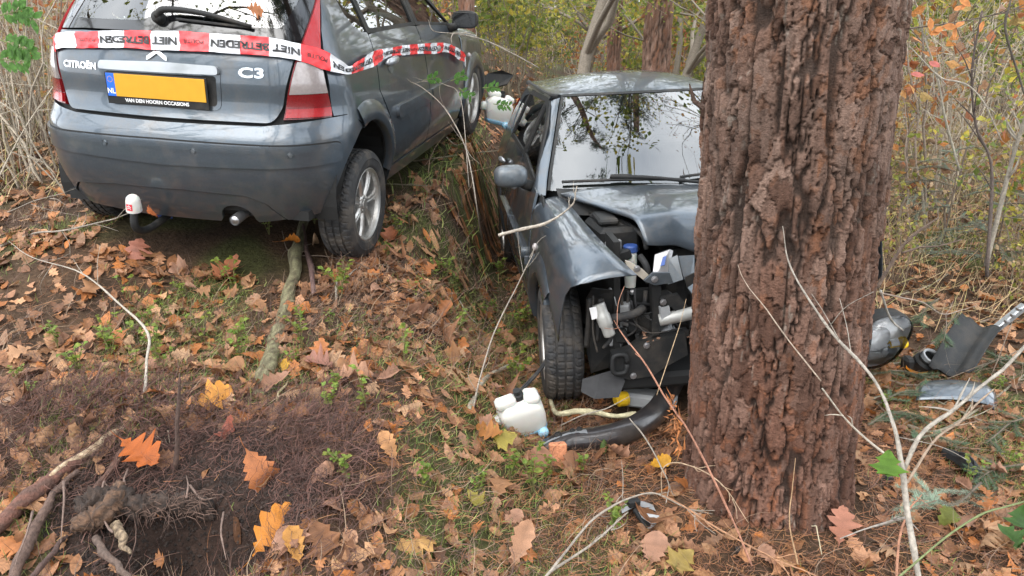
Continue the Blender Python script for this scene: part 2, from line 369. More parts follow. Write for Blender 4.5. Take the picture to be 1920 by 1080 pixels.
PAL=np.array([(.30,.165,.095),(.40,.245,.16),(.22,.115,.065),(.46,.30,.20),(.36,.18,.09),(.15,.08,.05),(.43,.255,.175),(.33,.21,.155),(.40,.17,.06),(.26,.15,.105)])
PAL=PAL*np.array([1.02,.86,.66])
def place_leaves(n,pos,size,kinds=('low',),rng=RNG,tilt=.35,pal=PAL,pw=None,lift=(.0,.03),curl=1.0):
    """returns merged arrays for many leaves lying on the ground"""
    Vs=[];Fs=[];Cs=[];off=0; kid=rng.integers(0,len(kinds),n)
    for ki,kind in enumerate(kinds):
        m=np.where(kid==ki)[0]; k=len(m)
        if not k: continue
        T,F=leaf_template(kind); P=pos[m]; s=size[m]
        V=np.repeat(T[None],k,0); cu=rng.normal(0,.45*curl,(k,1)); cw=rng.normal(.1,.55*curl,(k,1)); wv=rng.uniform(0,.16*curl,(k,1)); ph=rng.uniform(0,6.3,(k,1))
        V=bend(V,cu,cw,wv,ph,rng.normal(0,.5*curl,(k,1)))*s[:,None,None]
        yaw=rng.uniform(0,2*np.pi,k); t1=rng.normal(0,tilt,k); t2=rng.normal(0,tilt,k)
        cx,sx=np.cos(t1)[:,None],np.sin(t1)[:,None]; cy,sy=np.cos(t2)[:,None],np.sin(t2)[:,None]; cz,sz=np.cos(yaw)[:,None],np.sin(yaw)[:,None]
        x,y,z=V[...,0],V[...,1],V[...,2]
        y,z=y*cx-z*sx,y*sx+z*cx; x,z=x*cy+z*sy,-x*sy+z*cy; x,y=x*cz-y*sz,x*sz+y*cz
        X=P[:,0:1]+x; Y=P[:,1:2]+y
        g=P[:,2:3] if P.shape[1]>2 else ground(X,Y)
        e=.012; 
        Z=z+rng.uniform(lift[0],lift[1],(k,1))+ (g if P.shape[1]<=2 else g)
        if P.shape[1]<=2: Z=np.maximum(Z,g+.003)
        Vs.append(np.stack([X,Y,Z],-1).reshape(-1,3)); nv=T.shape[0]
        Fs.append((F[None]+(np.arange(k)*nv)[:,None,None]).reshape(-1,3)+off); off+=k*nv
        ci=rng.choice(len(pal),k,p=pw); c=pal[ci]*rng.uniform(.5,1.25,(k,1)); Cs.append(np.repeat(c,nv,0))
    return np.concatenate(Vs),np.concatenate(Fs),np.concatenate(Cs)
def in_car(x,y,pose,m=0.0):
    c,s=math.cos(pose[3]),math.sin(pose[3]); u=(x-pose[0])*c+(y-pose[1])*s; v=-(x-pose[0])*s+(y-pose[1])*c
    return (np.abs(u+.0)<1.80+m)&(np.abs(v)<.78+m)
LPOSE=[-1.366,5.731,.793,math.radians(78.89),math.radians(-3.11),math.radians(2.67)]
RPOSE=[.8621,5.1062,-.0056,-1.4745,-.0141,.0392]
def scatter(n,x0,x1,y0,y1,mask=None,rng=RNG):
    out=np.zeros((0,2))
    while len(out)<n:
        p=np.stack([rng.uniform(x0,x1,n),rng.uniform(y0,y1,n)],1)
        k=~in_car(p[:,0],p[:,1],LPOSE,-.15)&~in_car(p[:,0],p[:,1],RPOSE,-.25)&(np.hypot(p[:,0]-TREE[0],p[:,1]-TREE[1])>TREE_R+.02)
        k&=np.abs(p[:,0])<(p[:,1]+1.2)*.95
        if mask is not None: k&=rng.random(n)<mask(p[:,0],p[:,1])
        out=np.concatenate([out,p[k]])
    return out[:n]
litter_mask=lambda x,y: np.clip(.42+1.3*(fbm(x*1.6,y*1.6,4.0)-.32),.28,1)*(1-.93*humus(x,y))
parts=[]
def add_layer(n,box,size,kinds,**k):
    p=scatter(n,*box,mask=litter_mask); s=RNG.uniform(size[0],size[1],n); parts.append(place_leaves(n,p,s,kinds,**k))
add_layer(5200,(-3.4,2.8,1.3,4.4),(.05,.11),('low','oak2','low','oval'),tilt=.35,lift=(0,.02))
add_layer(6800,(-5.5,5.5,4.0,9),(.06,.13),('low','oval','low'),tilt=.35,lift=(0,.03))
add_layer(5600,(-14,14,9,22),(.08,.17),('oval','low'),tilt=.4,lift=(0,.05))
off=0;Vs=[];Fs=[];Cs=[]
for v,f,c in parts: Vs.append(v);Fs.append(f+off);Cs.append(c);off+=len(v)
props(obj('leaf_litter',mesh('leaf_litter',np.concatenate(Vs),np.concatenate(Fs),MATS['litter_leaf'],True,np.concatenate(Cs))),'carpet of dry brown and tan leaves covering the whole forest floor','leaf litter',kind='stuff')

# ---------------------------------------------------------------- needles, dead stems and moss
def ribbons(n,pos,length,width,rng,pitch=(0,.5),arch=.25,z0=(0,.02),cols=None,segs=3,cross=False):
    yaw=rng.uniform(0,2*np.pi,n); el=rng.uniform(pitch[0],pitch[1],n); Lh=rng.uniform(length[0],length[1],n); W=rng.uniform(width[0],width[1],n)
    t=np.linspace(0,1,segs+1); dirx,diry=np.cos(yaw),np.sin(yaw); bendv=rng.normal(0,arch,n)
    ang=el[:,None]+rng.normal(0,arch*.6,n)[:,None]*(t-.5); 
    s=t[None]*Lh[:,None]; lat=bendv[:,None]*s*(1-t)[None]*1.2
    cx=pos[:,0:1]+dirx[:,None]*s*np.cos(ang)-diry[:,None]*lat; cy=pos[:,1:2]+diry[:,None]*s*np.cos(ang)+dirx[:,None]*lat
    base=ground(pos[:,0],pos[:,1])+rng.uniform(z0[0],z0[1],n); cz=np.maximum(base[:,None]+s*np.sin(ang),ground(cx,cy)+.004)
    w=W[:,None]*(1-.75*t[None]**2)
    nx,ny=-diry[:,None]*w/2,dirx[:,None]*w/2
    A=np.stack([cx-nx,cy-ny,cz-w*.25],-1); B=np.stack([cx+nx,cy+ny,cz+w*.25],-1)
    V=np.stack([A,B],2).reshape(n,-1,3); k=V.shape[1]
    F=np.array([(2*i,2*i+1,2*i+3,2*i+2) for i in range(segs)]); F=(F[None]+(np.arange(n)*k)[:,None,None]).reshape(-1,4)
    ci=rng.integers(0,len(cols),n); c=np.array(cols)[ci]*rng.uniform(.7,1.25,(n,1))
    return V.reshape(-1,3),F,np.repeat(c,k,0)
def stuff(name,arrs,m,label,cat):
    off=0;Vs=[];Fs=[];Cs=[]
    for v,f,c in arrs: Vs.append(v);Fs.append(f+off);Cs.append(c);off+=len(v)
    return props(obj(name,mesh(name,np.concatenate(Vs),np.concatenate(Fs),m,True,np.concatenate(Cs))),label,cat,kind='stuff')
NEED=[(.25,.10,.04),(.18,.07,.03),(.31,.15,.065),(.13,.06,.035)]
DEAD=[(.09,.05,.036),(.13,.07,.05),(.07,.04,.03),(.18,.115,.075),(.25,.175,.115)]
rightm=lambda x,y: np.clip(.12+.9*sstep(-.3,.4,x),0,1)
p1=scatter(26000,-.6,2.5,1.35,4.2,rightm); p2=scatter(7000,-2.4,.2,1.35,4.5,lambda x,y:1-.75*humus(x,y))
stuff('needle_litter',[ribbons(26000,p1,(.04,.10),(.0012,.0022),RNG,(0,.22),.35,(0,.03),NEED),ribbons(7000,p2,(.04,.10),(.0012,.0022),RNG,(0,.25),.35,(0,.025),NEED)],MATS['needle'],'fallen rust-brown pine needles matted over the ground','pine needles')
p1=scatter(12000,-3.6,.4,1.4,5.4,lambda x,y:np.clip(2.4*(fbm(x*2+9,y*2,5.0)-.33),.06,1)*(1-.85*humus(x,y))); p2=scatter(5000,.2,4.2,1.5,6.5,lambda x,y:np.clip(2.2*(fbm(x*2,y*2,6.0)-.35),.05,1)); p3=scatter(9000,-7,7,5.0,13)
stuff('dead_stems',[ribbons(12000,p1,(.05,.17),(.0013,.0028),RNG,(.05,1.15),.7,(0,.015),DEAD,4),ribbons(5000,p2,(.05,.2),(.0015,.003),RNG,(.0,.9),.7,(0,.02),DEAD,4),ribbons(9000,p3,(.12,.42),(.003,.006),RNG,(.0,1.2),.6,(0,.02),DEAD,4)],MATS['needle'],'tangle of thin dead stems and dry grass on the forest floor','dead stems')
mm=lambda x,y: sstep(.46,.58,fbm(x*1.3+40,y*1.3+7,o=3))*(1-humus(x,y))+.015
p1=scatter(24000,-3.0,2.6,1.35,5.0,mm); p2=scatter(9000,-6,6,5,12,mm)
MOSS=[(.12,.17,.03),(.16,.20,.04),(.09,.13,.028),(.21,.23,.06)]
pg=scatter(9000,1.5,12,4.6,16,lambda x,y:(x>.34*y)*1.0); pg2=scatter(3500,-9,-2.5,5,12,lambda x,y:(x<-.5*y)*1.0)
DRY=[(.42,.30,.16),(.36,.24,.12),(.46,.36,.20),(.30,.25,.10)]
stuff('dry_grass',[ribbons(9000,pg,(.15,.5),(.003,.006),RNG,(.2,1.3),.6,(0,.01),DRY,4),ribbons(3500,pg2,(.15,.5),(.003,.006),RNG,(.2,1.3),.6,(0,.01),DRY,4)],MATS['needle'],'pale dry grass on the woodland floor beyond the wrecks','dry grass')
stuff('moss_and_grass',[ribbons(24000,p1,(.018,.065),(.0018,.0036),RNG,(.4,1.4),.7,(0,.004),MOSS,2),ribbons(9000,p2,(.05,.16),(.004,.008),RNG,(.4,1.4),.6,(0,.004),MOSS,2)],MATS['needle'],'patches of green moss and fine grass between the leaves','moss')
# ---------------------------------------------------------------- panels cut out of those charts
def fillet(pts,r):
    """round the corners of a polygon; r scalar or per-vertex"""
    P=[np.array(p,float) for p in pts]; n=len(P); r=[r]*n if np.isscalar(r) else r; out=[]
    for i in range(n):
        a,b,c=P[i-1],P[i],P[(i+1)%n]; u=a-b; v=c-b; lu,lv=np.linalg.norm(u),np.linalg.norm(v)
        d=min(r[i],lu*.45,lv*.45)
        if d<1e-4: out.append(b); continue
        p,q=b+u/lu*d,b+v/lv*d
        for t in np.linspace(0,1,7): out.append((1-t)**2*p+2*t*(1-t)*b+t*t*q)
    return out
def cdt(poly,h):
    B=[]
    n=len(poly)
    for i in range(n):
        a,b=np.array(poly[i],float),np.array(poly[(i+1)%n],float); k=max(1,int(np.ceil(np.linalg.norm(b-a)/h)))
        for j in range(k): B.append(a+(b-a)*j/k)
    B=np.array(B); lo,hi=B.min(0),B.max(0); gxs=np.arange(lo[0]+h/2,hi[0],h); gys=np.arange(lo[1]+h/2,hi[1],h)
    G=np.array([(x,y) for x in gxs for y in gys]).reshape(-1,2)
    if len(G):
        x,y=G[:,0],G[:,1]; ins=np.zeros(len(G),bool); A=B; C=np.roll(B,-1,0); dmin=np.full(len(G),9.)
        for (x1,y1),(x2,y2) in zip(A,C):
            c=((y1>y)!=(y2>y)); 
            with np.errstate(divide='ignore',invalid='ignore'): xx=(x2-x1)*(y-y1)/(y2-y1)+x1
            ins^=c&(x<xx); dmin=np.minimum(dmin,np.hypot(x-x1,y-y1))
        G=G[ins&(dmin>.45*h)]
    P=np.concatenate([B,G]) if len(G) else B; m=len(B)
    vo,eo,fo,*_=delaunay_2d_cdt([Vector(p) for p in P],[(i,(i+1)%m) for i in range(m)],[],1,1e-6)
    V2=np.array([(v.x,v.y) for v in vo]); F=[list(f) for f in fo]
    # boundary loop in order: match B
    idx=[int(np.argmin(((V2-p)**2).sum(1))) for p in B]
    return V2,F,idx
def chart_pn(chart,A,Z,ctr=(0,0,.7)):
    e=1e-3; P=chart(A,Z); du=chart(A+e,Z)-chart(A-e,Z); dv=chart(A,Z+e)-chart(A,Z-e); N=np.cross(du,dv); N/=np.linalg.norm(N,axis=1)[:,None]+1e-12
    c=P-np.array(ctr); c[:,0]*=.25; sg=np.sign((N*c).sum(1)); return P,N*np.where(sg==0,1,sg)[:,None]
def panel(name,poly,chart,m,parent,off=0.0,flange=.014,h=.035,dent=None):
    V2,F,loop=cdt(poly,h); P,N=chart_pn(chart,V2[:,0],V2[:,1]); P=P+N*off
    if dent is not None: P=dent(P)
    n=len(P); V=[*P]; nl=[]; faces=[]; sm=[]
    # orient
    f0=F[len(F)//2]; fn=np.cross(P[f0[1]]-P[f0[0]],P[f0[2]]-P[f0[0]]); flip=(fn@N[f0[0]])<0
    for f in F:
        f=f[::-1] if flip else f; faces.append(f); sm.append(True); nl+=[N[i] for i in f]
    k=len(loop); Pl=P[loop]; Pi=Pl-N[loop]*flange; V=np.concatenate([P,Pl,Pi])
    for i in range(k):
        j=(i+1)%k; f=[n+i,n+j,n+k+j,n+k+i]; a=np.cross(V[f[1]]-V[f[0]],V[f[3]]-V[f[0]]); a/=np.linalg.norm(a)+1e-12
        # outward: away from panel centroid of the loop
        if a@(Pl[i]-P.mean(0))<0: f=f[::-1]; a=-a
        faces.append(f); sm.append(False); nl+=[a]*4
    me=mesh(name,V,faces,m,True)
    try:
        if len(me.loops)==len(nl): me.normals_split_custom_set([tuple(x) for x in nl])
    except Exception as ex: print('normals',name,ex)
    return obj(name,me,parent)
def arc(cx,cz,r,a0,a1,n=22):
    return [(cx+r*math.cos(math.radians(a)),cz+r*math.sin(math.radians(a))) for a in np.linspace(a0,a1,n)]
def text_mesh(s,size,spacing=1.0,shear=0.0,bold=0.0):
    cu=bpy.data.curves.new('t','FONT'); cu.body=s; cu.size=size; cu.align_x='CENTER'; cu.align_y='CENTER'; cu.space_character=spacing; cu.shear=shear; cu.offset=bold; cu.resolution_u=3
    o=bpy.data.objects.new('t',cu); COL.objects.link(o); bpy.context.view_layer.update()
    dg=bpy.context.evaluated_depsgraph_get(); me=bpy.data.meshes.new_from_object(o.evaluated_get(dg)); bpy.data.objects.remove(o); bpy.data.curves.remove(cu)
    V=np.array([v.co[:] for v in me.vertices]).reshape(-1,3); F=[list(p.vertices) for p in me.polygons]; bpy.data.meshes.remove(me); return V,F
def text_on(name,s,size,fn,m,parent,thick=.002,xs=1.0,**k):
    """lettering laid on a surface: fn(x,y)->(P,N)"""
    V,F=text_mesh(s,size,**k); P,N=fn(V[:,0]*xs,V[:,1]); n=len(P); T=P+N*thick
    from collections import Counter
    E=Counter()
    for f in F:
        for i in range(len(f)): E[(f[i],f[(i+1)%len(f)])]+=1
    Fs=[[i for i in f] for f in F]
    if thick>.0015:
        for (a,b) in list(E):
            if (b,a) not in E: Fs.append([b,a,n+a,n+b])
        T=np.concatenate([T,P])
    return obj(name,mesh(name,T,Fs,m,False),parent)
# ---------------------------------------------------------------- wheel
def wheel_parts(parent,loc,side,steer=0.0):
    """axis along y; side -1 = outer face towards -y"""
    M=np.array(Matrix.Rotation(math.radians(90)*(1 if side<0 else -1),3,'X')); Rs=rot('Z',steer)
    R=Rs@M; loc=np.array(loc)
    # local: lathe axis z -> outer face at +z
    prof=[(.195,-.085),(.215,-.092),(.26,-.095),(.285,-.088),(.297,-.074),(.3015,-.060),(.3015,-.047),(.293,-.046),(.293,-.036),(.3015,-.035),(.3015,-.006),(.293,-.005),(.293,.005),(.3015,.006),(.3015,.035),(.293,.036),(.293,.046),(.3015,.047),(.3015,.060),(.297,.074),(.285,.088),(.262,.096),(.255,.0985),(.25,.096),(.215,.093),(.205,.088),(.196,.078)]
    n=192; V,F=lathe(prof,n); V=V.reshape(len(prof),n,3); r=np.array([p[0] for p in prof]); j=np.arange(n)
    for k in range(len(prof)):
        if prof[k][0]>.2925 and abs(prof[k][1])<.08:
            g=((j+ (3 if abs(prof[k][1])<.036 else int(40*abs(prof[k][1]))))%4==0); sc=np.where(g&(prof[k][0]>.295),.984,1); V[k,:,:2]*=sc[:,None]
    V=V.reshape(-1,3)@R.T+loc
    ty=obj('tyre',mesh('tyre',V,F,MATS['rubber'],False),None)
    w=ty; w.parent=parent; w.name='wheel'
    mb=MB(); mb.add(*lathe([(.197,.080),(.203,.086),(.198,.088),(.188,.080),(.184,.060),(.178,-.05),(.19,-.078)],64)); rim=mb; 
    ns=7
    for i in range(ns):
        a=2*math.pi*i/ns; pr=[]
        for (rad,wd,zt) in [(.045,.036,.060),(.09,.040,.066),(.14,.047,.066),(.175,.054,.062),(.189,.060,.060)]:
            pr.append((rad,wd,zt))
        top=[];bot=[]
        for rad,wd,zt in pr:
            top.append([(rad,-wd/2,zt-.012),(rad,-wd/2+.006,zt),(rad,-.004,zt-.001),(rad,0,zt-.005),(rad,.004,zt-.001),(rad,wd/2-.006,zt),(rad,wd/2,zt-.012),(rad,wd/2,zt-.04),(rad,-wd/2,zt-.04)])
        P=np.array(top); P=np.concatenate([P,P[:,:1]],1); P=P@rot('Z',a).T; rim.grid(P)
    rim.add(*lathe([(.0,.070),(.028,.070),(.030,.066),(.046,.064),(.056,.055),(.058,.02)],28))
    for i in range(4):
        a=2*math.pi*(i+.5)/4; M4=np.eye(4); M4[:3,3]=(.043*math.cos(a),.043*math.sin(a),.058); rim.lathe([(0,.012),(.008,.012),(.009,0)],8,M4)
    for k in range(len(rim.V)): rim.V[k]=rim.V[k]@R.T+loc
    rim.build('rim',MATS['alloy'],w,smooth=False)
    hb=MB(); hb.add(*lathe([(0,.010),(.13,.010),(.135,.0),(.135,-.02),(0,-.02)],40)); hb.V[0]=hb.V[0]@R.T+loc; hb.build('brake_disc',MATS['steel'],w)
    bk=MB(); bk.add(*lathe([(0,-.03),(.18,-.03),(.182,-.08)],32)); bk.V[0]=bk.V[0]@R.T+loc; bk.build('hub_back',MATS['black_core'],w)
    return w
# ---------------------------------------------------------------- the hatchback
RWZ={'L':.295-.112,'R':.295}; FWZ={'L':.295+.095,'R':.295}
SPREAD={}
def make_car(tag,pose,label):
    car=empty('hatchback_car',pose[:3],(pose[5],pose[4],pose[3])); props(car,label,'car','pair of wrecked grey hatchbacks')
    PT,BP,BK=MATS['paint'],MATS['black_plastic'],MATS['black_gloss']
    side={sg:(lambda q,z,sg=sg:S_side(q,z,sg)) for sg in (-1,1)}
    # --- dark inner shell
    zr,zf=.30,.30; ri=.348; ro=.425
    sq=lambda q,z: float(q-(XR(z)+BOW(z)+RRf(z))+WW(z)-RRf(z)+RRf(z)*np.pi/2)
    for sg in (-1,1):
        poly=[(-1.5,.24)]+[(-1.23-ri,.24)]+arc(-1.23,zr,ri,172,8)+[(-1.23+ri,.24),(1.23-ri,.24)]+arc(1.23,zf,ri,172,60)+[(1.42,.80),(.85,.98),(-1.05,1.05),(-1.5,1.05)]
        panel('inner_shell',poly,side[sg],MATS['black_core'],car,-.028,.01,.07)
        # wheel housings
        for cx in ((-1.23,1.23) if tag=='L' else (-1.23,)):
            mb=MB(); a=np.linspace(math.radians(-15),math.radians(195),20); ys=(.79,.50)
            G=[[(cx+.385*math.cos(t),sg*y,.30+.385*math.sin(t)) for y in ys] for t in a]; mb.grid(G)
            mb.add([(cx+.385*math.cos(t),sg*.5,.30+.385*math.sin(t)) for t in a],[list(range(20))]); mb.build('wheel_housing',MATS['black_core'],car)
    panel('inner_shell',[(-.66,.24),(.66,.24),(.74,.34),(.86,.47),(.93,.62),(.9,1.03),(-.9,1.03),(-.93,.62),(-.86,.47),(-.74,.34)],S_rear,MATS['black_core'],car,-.03,.01,.07)
    mb=MB(); mb.box((-.35,0,.24),(2.7,1.35,.05)); mb.build('floor_pan',MATS['black_core'],car)
    # --- rear end (rear chart: s across, z up)
    tg=fillet([(-.545,.708),(.545,.708),(.585,.78),(.600,.86),(.635,1.0),(.655,1.068),(.45,1.080),(0,1.086),(-.45,1.080),(-.655,1.068),(-.635,1.0),(-.600,.86),(-.585,.78)],[.05,.05]+[.02]*11)
    tailgate=panel('tailgate',tg,S_rear,PT,car,.0,.02,.03)
    panel('window_frame',fillet([(-.648,1.074),(-.45,1.088),(0,1.094),(.45,1.088),(.648,1.074),(.70,1.26),(.705,1.40),(-.705,1.40),(-.70,1.26)],.01),S_rear,BK,car,-.012,.01,.05)  if False else None
    # glass with a black printed border: border pieces + clear pane
    gl=[(-.650,1.076),(-.45,1.090),(0,1.096),(.45,1.090),(.650,1.076),(.690,1.25),(.69,1.385),(-.69,1.385),(-.690,1.25)]
    pane=fillet([(-.56,1.132),(-.14,1.140),(-.05,1.168),(.05,1.168),(.14,1.140),(.56,1.132),(.605,1.25),(.61,1.345),(-.61,1.345),(-.605,1.25)],.02)
    rg=panel('rear_window',pane,S_rear,MATS['window_glass'],car,.0,.004,.04)
    def ring(name,outer,inner,m,parent):
        a=[np.array(p) for p in outer]; # strips between outer polygon and pane, cut in four
        b=inner
        return a,b
    low=[(-.650,1.076),(-.45,1.090),(0,1.096),(.45,1.090),(.650,1.076),(.656,1.10),(.56,1.131),(.14,1.139),(.05,1.167),(-.05,1.167),(-.14,1.139),(-.56,1.131),(-.656,1.10)]
    panel('frit_band',low,S_rear,BK,rg,.0005,.006,.04)
    for sg in (-1,1):
        panel('frit_band',[(sg*.656,1.101),(sg*.561,1.132),(sg*.606,1.25),(sg*.611,1.345),(sg*.69,1.385),(sg*.690,1.25)],S_rear,BK,rg,.0005,.006,.04)
    panel('frit_band',[(-.689,1.385),(-.61,1.346),(.61,1.346),(.689,1.385)],S_rear,BK,rg,.0005,.006,.04)
    # bumper: shelf, cover, proud rub strip, valance
    shelf=[(-.80,.722),(-.66,.712),(-.545,.700),(0,.694),(.545,.700),(.66,.712),(.80,.722),(1.02,.715),(1.02,.62),(0,.620),(-1.02,.62),(-1.02,.715)]
    half=[(sq(-1.465,.722),.722),(sq(-1.40,.695),.695),(sq(-1.335,.645),.645)]+[(sq(x,z),z) for x,z in arc(-1.23,zr,ri+.004,104,190,14)]
    bumper=panel('rear_bumper',[(-p,z) for p,z in half[::-1]][::-1][:0]+[(.56,.700),(.66,.710),(.80,.720)]+half+[(.66,.215),(.62,.28),(.55,.335),(.3,.358),(-.1,.364),(-.40,.352),(-.50,.31),(-.57,.215)]+[(-p,z) for p,z in half[::-1]]+[(-.80,.720),(-.66,.710),(-.56,.700),(-.5,.693),(0,.689),(.5,.693)],S_rear,PT,car,.0,.02,.03)
    gap=lambda pl,o,k: panel('shut_line',pl,S_rear,MATS['black_core'],bumper,o,.003,.03)
    gap(fillet([(-.891,.612),(0,.619),(.901,.607),(.906,.512),(0,.489),(-.891,.505)],[.05,.0,.05,.05,0,.05]),.0012,0)
    panel('rub_strip',fillet([(-.885,.605),(0,.612),(.895,.600),(.90,.515),(0,.492),(-.885,.508)],[.045,.0,.045,.045,0,.045]),S_rear,PT,bumper,.013,.016,.03)
    panel('valance',[(.65,.212),(.612,.276),(.545,.330),(.3,.352),(-.1,.358),(-.396,.346),(-.492,.306),(-.56,.212),(-.42,.19)]+[( -.325+.085*math.cos(a),.215+.075*math.sin(a)) for a in np.linspace(math.pi+.1,0-.1,12)]+[(-.22,.185),(.2,.185)],S_rear,PT,bumper,-.008,.02,.03)
    for s,z in ((.72,.558),(.296,.574),(-.179,.570),(-.635,.566)):
        P,N=chart_pn(S_rear,np.array([s]),np.array([z])); Mz=Vector(N[0]).to_track_quat('Z','Y').to_matrix(); M4=np.eye(4); M4[:3,:3]=np.array(Mz); M4[:3,3]=P[0]+N[0]*.0125
        MB().lathe([(0,.0035),(.0095,.0035),(.0115,.001),(.0118,.0),(.0135,.0),(.0145,.0025),(.0155,.0)],24,M4).build('parking_sensor',MATS['paint_dull'],bumper,smooth=False)
    # exhaust, tow ball with cap
    P=S_rear(np.array([-.325]),np.array([.225]))[0]
    ex=MB(); ex.tube([P+np.array((.35,0,.01)),P+np.array((.05,0,.0)),P+np.array((-.035,.0,-.008))],[.024,.026,.027],20,False); ex.tube([P+np.array((-.034,0,-.008)),P+np.array((.05,0,.0)),P+np.array((.3,0,.01))],[.023,.0225,.02],20,True); ex.build('exhaust_pipe',MATS['steel'],car,smooth=True)
    tb=S_rear(np.array([.134]),np.array([.31]))[0]; tbx=tb+np.array((-.11,0,0))
    MB().tube(spline([tb+np.array((.2,0,-.14)),tb+np.array((-.02,0,-.17)),tbx+np.array((-.01,0,-.13)),tbx+np.array((.0,0,-.03)),tbx+np.array((0,0,.03))],16),[.019]*16,14).build('tow_bar',MATS['black_plastic'],car,smooth=True)
    M4=np.eye(4); M4[:3,:3]=rot('Y',-.12)@rot('X',.1); M4[:3,3]=tbx+np.array((0,0,-.02))
    cap=MB().lathe([(.0375,-.028),(.038,-.024),(.036,.0),(.034,.025),(.030,.042),(.020,.053),(.010,.057),(0,.058)],28,M4).build('tow_ball_cap',MATS['white_plastic'],car,smooth=True)
    # printed emblem on the cap
    def oncap(x,y):
        a=x/.037; r=.0375-.0*(y); Pl=np.stack([-r*np.cos(a),-r*np.sin(a),.004+y],-1); Nn=np.stack([-np.cos(a),-np.sin(a),0*a],-1); return Pl@M4[:3,:3].T+M4[:3,3],Nn@M4[:3,:3].T
    g=np.array([[(x,y) for x in np.linspace(-.016,.016,7)] for y in np.linspace(-.017,.017,7)]); Pc,_=oncap(g[...,0].ravel(),g[...,1].ravel()); mb=MB(); mb.grid(Pc.reshape(7,7,3)); mb.build('cap_print',MATS['red_print'],cap)
    mb=MB()
    for k in (-.004,.006):
        for s in (-1,1):
            q=np.array([(0,k+.006),(s*.010,k-.003),(s*.010,k-.007),(0,k+.002)]); Pc,Nc=oncap(q[:,0],q[:,1]); mb.add(Pc+Nc*.0008,[(0,1,2,3)])
    mb.build('cap_chevrons',MATS['white_print'],cap)
    # tail lamps: upper red, clear band, dark red, bright red
    for sg in (-1,1):
        inn=lambda z: np.interp(z,[.715,.83,.98,1.12,1.25,1.34],[.588,.606,.640,.664,.694,.705])
        out=lambda z: np.interp(z,[.715,.83,.98,1.12,1.25,1.34],[.815,.792,.762,.738,.722,.712])
        zs=[.726,.76,.832,.9,.985,1.06,1.15,1.25,1.33]
        def band(z0,z1):
            z=np.linspace(z0,z1,7); return [(sg*inn(v),v) for v in z]+[(sg*out(v),v) for v in z[::-1]]
        lamp=panel('tail_lamp',band(.724,1.335),S_rear,MATS['lens_dark_red'],car,-.004,.02,.04)
        ins=lambda P: P
        def lens(nm,z0,z1,m,o,e=.006):
            z=np.linspace(z0,z1,7); return panel(nm,[(sg*(inn(v)+e),v) for v in z]+[(sg*(out(v)-e),v) for v in z[::-1]],S_rear,MATS[m],lamp,o,.012,.025)
        lens('lower_lens',.730,.772,'lens_red',.009); lens('reverse_lens',.774,.838,'lens_dark_red',.009); 
        lens('clear_lens',.841,.985,'lens_clear',.011); lens('upper_lens',.988,1.30,'lens_red',.009,.005)
    # plate recess, plate, holder, lettering
    def on_rear(s0,z0,flip=1):
        return lambda x,y: chart_pn(S_rear,s0-x,z0+y)     # text reads left to right seen from behind
    for nm,pl,o in (('plate_recess',fillet([(-.292,.752),(.312,.748),(.336,.936),(-.298,.944)],.035),.0035),):
        rec=panel(nm,pl,S_rear,PT,tailgate,o,.006,.03)
    panel('recess_back',fillet([(-.272,.770),(.292,.766),(.312,.905),(-.276,.912)],.02),S_rear,MATS['black_plastic'],rec,.0045,.003,.03)
    hd=panel('plate_handle',fillet([(-.296,.918),(.334,.912),(.326,.950),(.0,.962),(-.288,.956)],.016),S_rear,MATS['silver_trim'],tailgate,.026,.03,.02)
    pz=.842; P0,N0=chart_pn(S_rear,np.array([.024]),np.array([pz])); P0=P0[0]+np.array((-.022,0,0)); 
    pr=MB(); pr.box(P0+np.array((.004,0,-.012)),(.006,.535,.150),bev=.002); plate=pr.build('number_plate',MATS['black_plastic'],tailgate)
    MB().box(P0+np.array((-.001,-.022,.004)),(.004,.474,.108),bev=.001).build('plate_face',MATS['plate_yellow'],plate)
    MB().box(P0+np.array((-.001,.237,.004)),(.004,.044,.108),bev=.001).build('plate_band',MATS['plate_blue'],plate)
    def flat(cy,cz,xo=-.0036): return lambda x,y:(np.stack([0*x+P0[0]+xo,P0[1]+cy-x,P0[2]+cz+y],-1),np.tile(np.array([[-1.,0,0]]),(len(x),1)))
    text_on('plate_lettering','NL',.034,flat(.237,-.026),MATS['white_print'],plate,.0005,bold=.0008)
    st=MB()
    for k in range(12):
        a=k*math.pi/6; st.box(P0+np.array((-.0035,.237-.013*math.cos(a),.030+.013*math.sin(a))),(.0006,.0035,.0035))
    st.build('plate_stars',MATS['plate_yellow'],plate)
    text_on('holder_lettering','VAN DEN HOORN OCCASIONS',.0235,flat(.0,-.066),MATS['white_print'],plate,.0005,bold=.0007)
    text_on('badge_lettering','CITROËN',.043,on_rear(.462,.918),MATS['chrome'],tailgate,.004,xs=1.12,spacing=.98,bold=.0012)
    text_on('badge_lettering','C3',.062,on_rear(-.446,.932),MATS['chrome'],tailgate,.005,xs=1.65,spacing=1.05,bold=.0022)
    # double chevron emblem
    mb=MB()
    for dz in (0,-.042):
        for s in (-1,1):
            q=[(0,1.018+dz),(s*.052,.985+dz),(s*.054,.968+dz),(s*.044,.970+dz),(0,.998+dz)]
            A=np.array(q); P,N=chart_pn(S_rear,A[:,0]+.02,A[:,1]); T=P+N*.009; V=np.concatenate([T,P]); n=5
            F=[list(range(5)) if s<0 else list(range(5))[::-1]]+[[i,(i+1)%5,5+(i+1)%5,5+i] for i in range(5)]; mb.add(V,F)
        if dz==0 and True: break
    mb.build('emblem',MATS['chrome'],tailgate)
    # rear wiper
    P,N=chart_pn(S_rear,np.array([.03,-.02,-.20,-.43]),np.array([1.150,1.175,1.170,1.128])); P=P+N*np.array([[.035],[.045],[.035],[.022]])
    wa=MB(); wp=spline(P,18); 
    wa.tube(wp,np.linspace(.019,.009,18),10)
